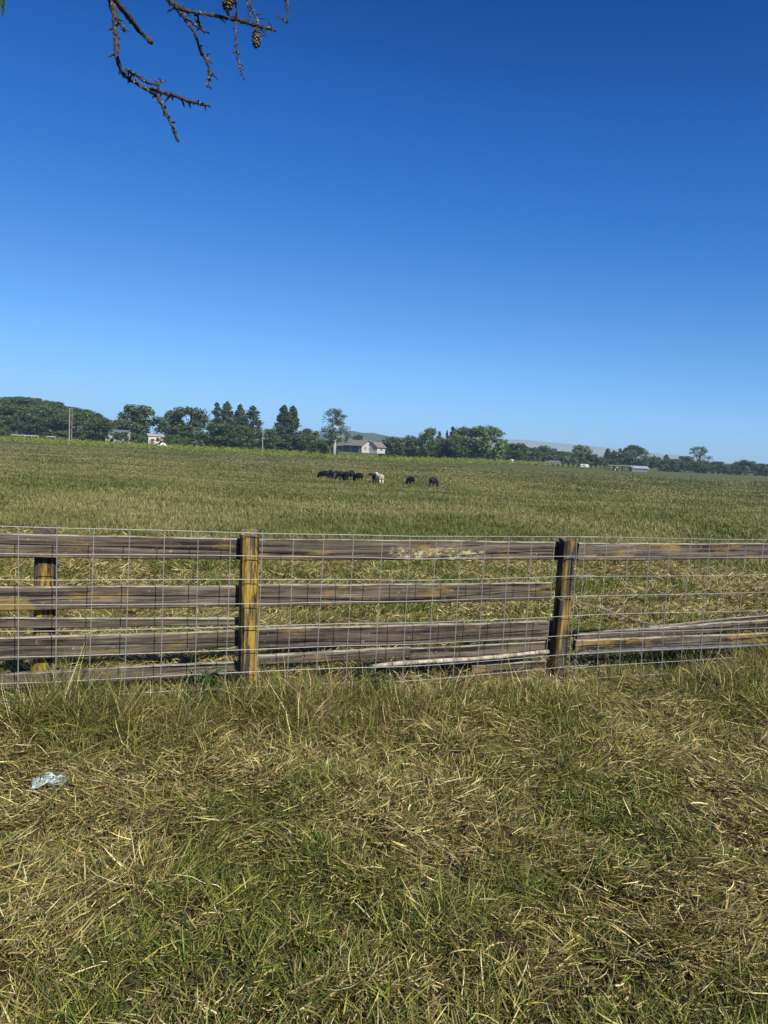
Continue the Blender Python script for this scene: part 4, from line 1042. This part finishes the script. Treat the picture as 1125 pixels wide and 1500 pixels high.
# white trailer
r = empty('trailer', (gx(856, 440), 440, LOW), R(3)); tag(r, 'small white trailer below the paler upright tree', 'trailer')
q = MB(); q.box((0, 0, 1.75), (4.8, 2.2, 1.7)); q.box((0, 0, 2.63), (4.5, 2.0, .12)); q.build('body', M['trim'], r)
q = MB(); q.box((-.8, -1.12, 1.9), (1.0, .04, .6)); q.build('window', M['glass'], r)
for y_ in (-1.0, 1.0):
    t1, t2 = MB(), MB(); wheel(t1, t2, 0, y_, .38, .2); wo2 = t1.build('wheel', M['dark'], r); t2.build('rim', M['metalrf'], wo2)
q = MB(); q.box((3.0, 0, .7), (1.4, .12, .1)); q.build('drawbar', M['dark'], r)
# ------------------------------------------------------------------ utility poles
M['poleW'] = simple('weathered_pole', (.27, .25, .22), .85, .15, .15, 1)
def upole(px, top, Y, r0, arms, label, group=None):
    x = gx(px, Y); z0 = float(terr(x, Y)); h = zt(px, top, Y) - z0; r = empty('utility_pole', (x, Y, z0)); tag(r, label, 'utility pole', group)
    q = MB(); q.tube([(0, 0, -.5), (0, 0, h * .5), (0, 0, h)], [r0, r0 * .85, r0 * .7], 10); q.build('pole', M['poleW'], r)
    for z, L in arms:
        q = MB(); q.box((0, -.22, h - z), (L, .12, .16)); c = q.build('crossarm', M['poleW'], r)
        i_ = MB()
        for s in (-.45, -.25, .25, .45): i_.tube([(s * L, -.22, h - z + .08), (s * L, -.22, h - z + .3)], [.05, .07], 6)
        i_.build('insulators', M['glass'], c)
    return r
upole(101.5, 598, 300, .22, [], 'thicker left one of the two bare utility poles in front of the wooded hillside')
upole(105, 597, 304, .11, [(.5, 1.4)], 'thinner right one of the two utility poles, with a short crossarm')
upole(384.5, 616, 300, .17, [(.7, 1.8)], 'single pale utility pole standing between the pines')
def far_post(px, top, foot, label, lean=0.0, wd=.16, group='dark posts along the far side of the pasture', name='fence_post'):
    Y = 4.05 * FPX / (foot - hor(px)); x = gx(px, Y); z0 = float(terr(x, Y)); h = zt(px, top, Y) - z0; rnd = random.Random(int(px))
    q = MB(); q.tube([(0, 0, -.3), (lean * .5, 0, h * .5), (lean, 0, h)], [wd * .55, wd * .5, wd * .45], 8, 0, .1, rnd); q.tube([(lean, 0, h), (lean, 0, h + .04)], [wd * .4, wd * .25], 8)
    o = q.build(name, M['dark']); o.location = (x, Y, z0); return tag(o, label, 'post', group)
far_post(927.5, 693, 703, 'dark post in the pasture just right of the carport', .1)
far_post(1012, 697, 709, 'tallest dark leaning post in the pasture, below the airy oak', .35, .2)
far_post(976, 696, 701, 'short dark post between the carport and the tall leaning post')
far_post(858, 690, 698, 'slim dark post in the pasture below the white trailer', .1, .11)
far_post(862, 689, 697, 'slim dark post right beside the one below the white trailer', .05, .11)
far_post(803, 685, 692, 'slim dark post in front of the long barn roof', 0, .12)
far_post(438, 664, 672, 'short dark post at the vineyard edge left of the farmhouse', 0, .3)
far_post(120.5, 652, 658, 'short dark post at the vineyard edge below the lone round oak', 0, .3)
far_post(747, 681, 687, 'dark post at the right end of the vineyard', .1, .12)
far_post(734, 680, 686, 'slim post left of the one at the right end of the vineyard', 0, .1)
# metal gate at the right edge
Yg = 4.05 * FPX / 24.0; xg = gx(1107.5, Yg); gt = empty('field_gate', (xg, Yg, float(terr(xg, Yg))), R(-6)); tag(gt, 'dark tubular field gate cut by the right edge', 'gate')
q = MB(); q.tube([(0, 0, -.3), (0, 0, 1.55)], .13, 8); q.build('post', M['dark'], gt)
q = MB(); q.tube([(.2, 0, 1.35), (5.2, 0, 1.35)], .075, 8); q.tube([(.2, 0, .35), (5.2, 0, .35)], .06, 8); q.tube([(.2, 0, .85), (5.2, 0, .85)], .03, 8); q.tube([(.25, 0, .35), (.25, 0, 1.35)], .05, 8); q.tube([(5.15, 0, .35), (5.15, 0, 1.35)], .05, 8); q.build('gate_frame', M['dark'], gt)
q = MB(); q.tube([(5.5, 0, -.3), (5.5, 0, 1.55)], .13, 8); q.build('post', M['dark'], gt)
# low white fences at the foot of the hillside
def lowfence(pa, pb, Y, label):
    xa, xb = gx(pa, Y), gx(pb, Y); zz = float(terr(xa, Y)); r = empty('rail_fence', (xa, Y, zz)); tag(r, label, 'fence', 'low white fences behind the vineyard'); L = xb - xa
    q = MB(); q.box((L / 2, -.06, 2.1), (L, .06, .26)); q.build('rail', M['trim'], r)
    n = int(L / 2.5)
    for i in range(n + 1): q = MB(); q.box((L * i / n, 0, 1.1), (.14, .08, 2.3)); q.build('post', M['trim'], r)
lowfence(17, 56, 334, 'longer low white fence at the foot of the hillside left of the twin poles')
lowfence(68, 81, 334, 'shorter low white fence at the foot of the hillside nearer the twin poles')
# ------------------------------------------------------------------ air
hb = MB(); hb.box((0, 1250, 66), (12000, 9500, 140)); g = NG('haze_air')
vol = g.n('ShaderNodeVolumePrincipled'); vol.inputs['Color'].default_value = (.52, .76, 1, 1); vol.inputs['Density'].default_value = HAZE; vol.inputs['Anisotropy'].default_value = 0
g.l(vol.outputs[0], g.out.inputs['Volume']); hz_ = hb.build('haze', g.mat); tag(hz_, kind='stuff', label='thin blue summer haze over the far fields', cat='haze')
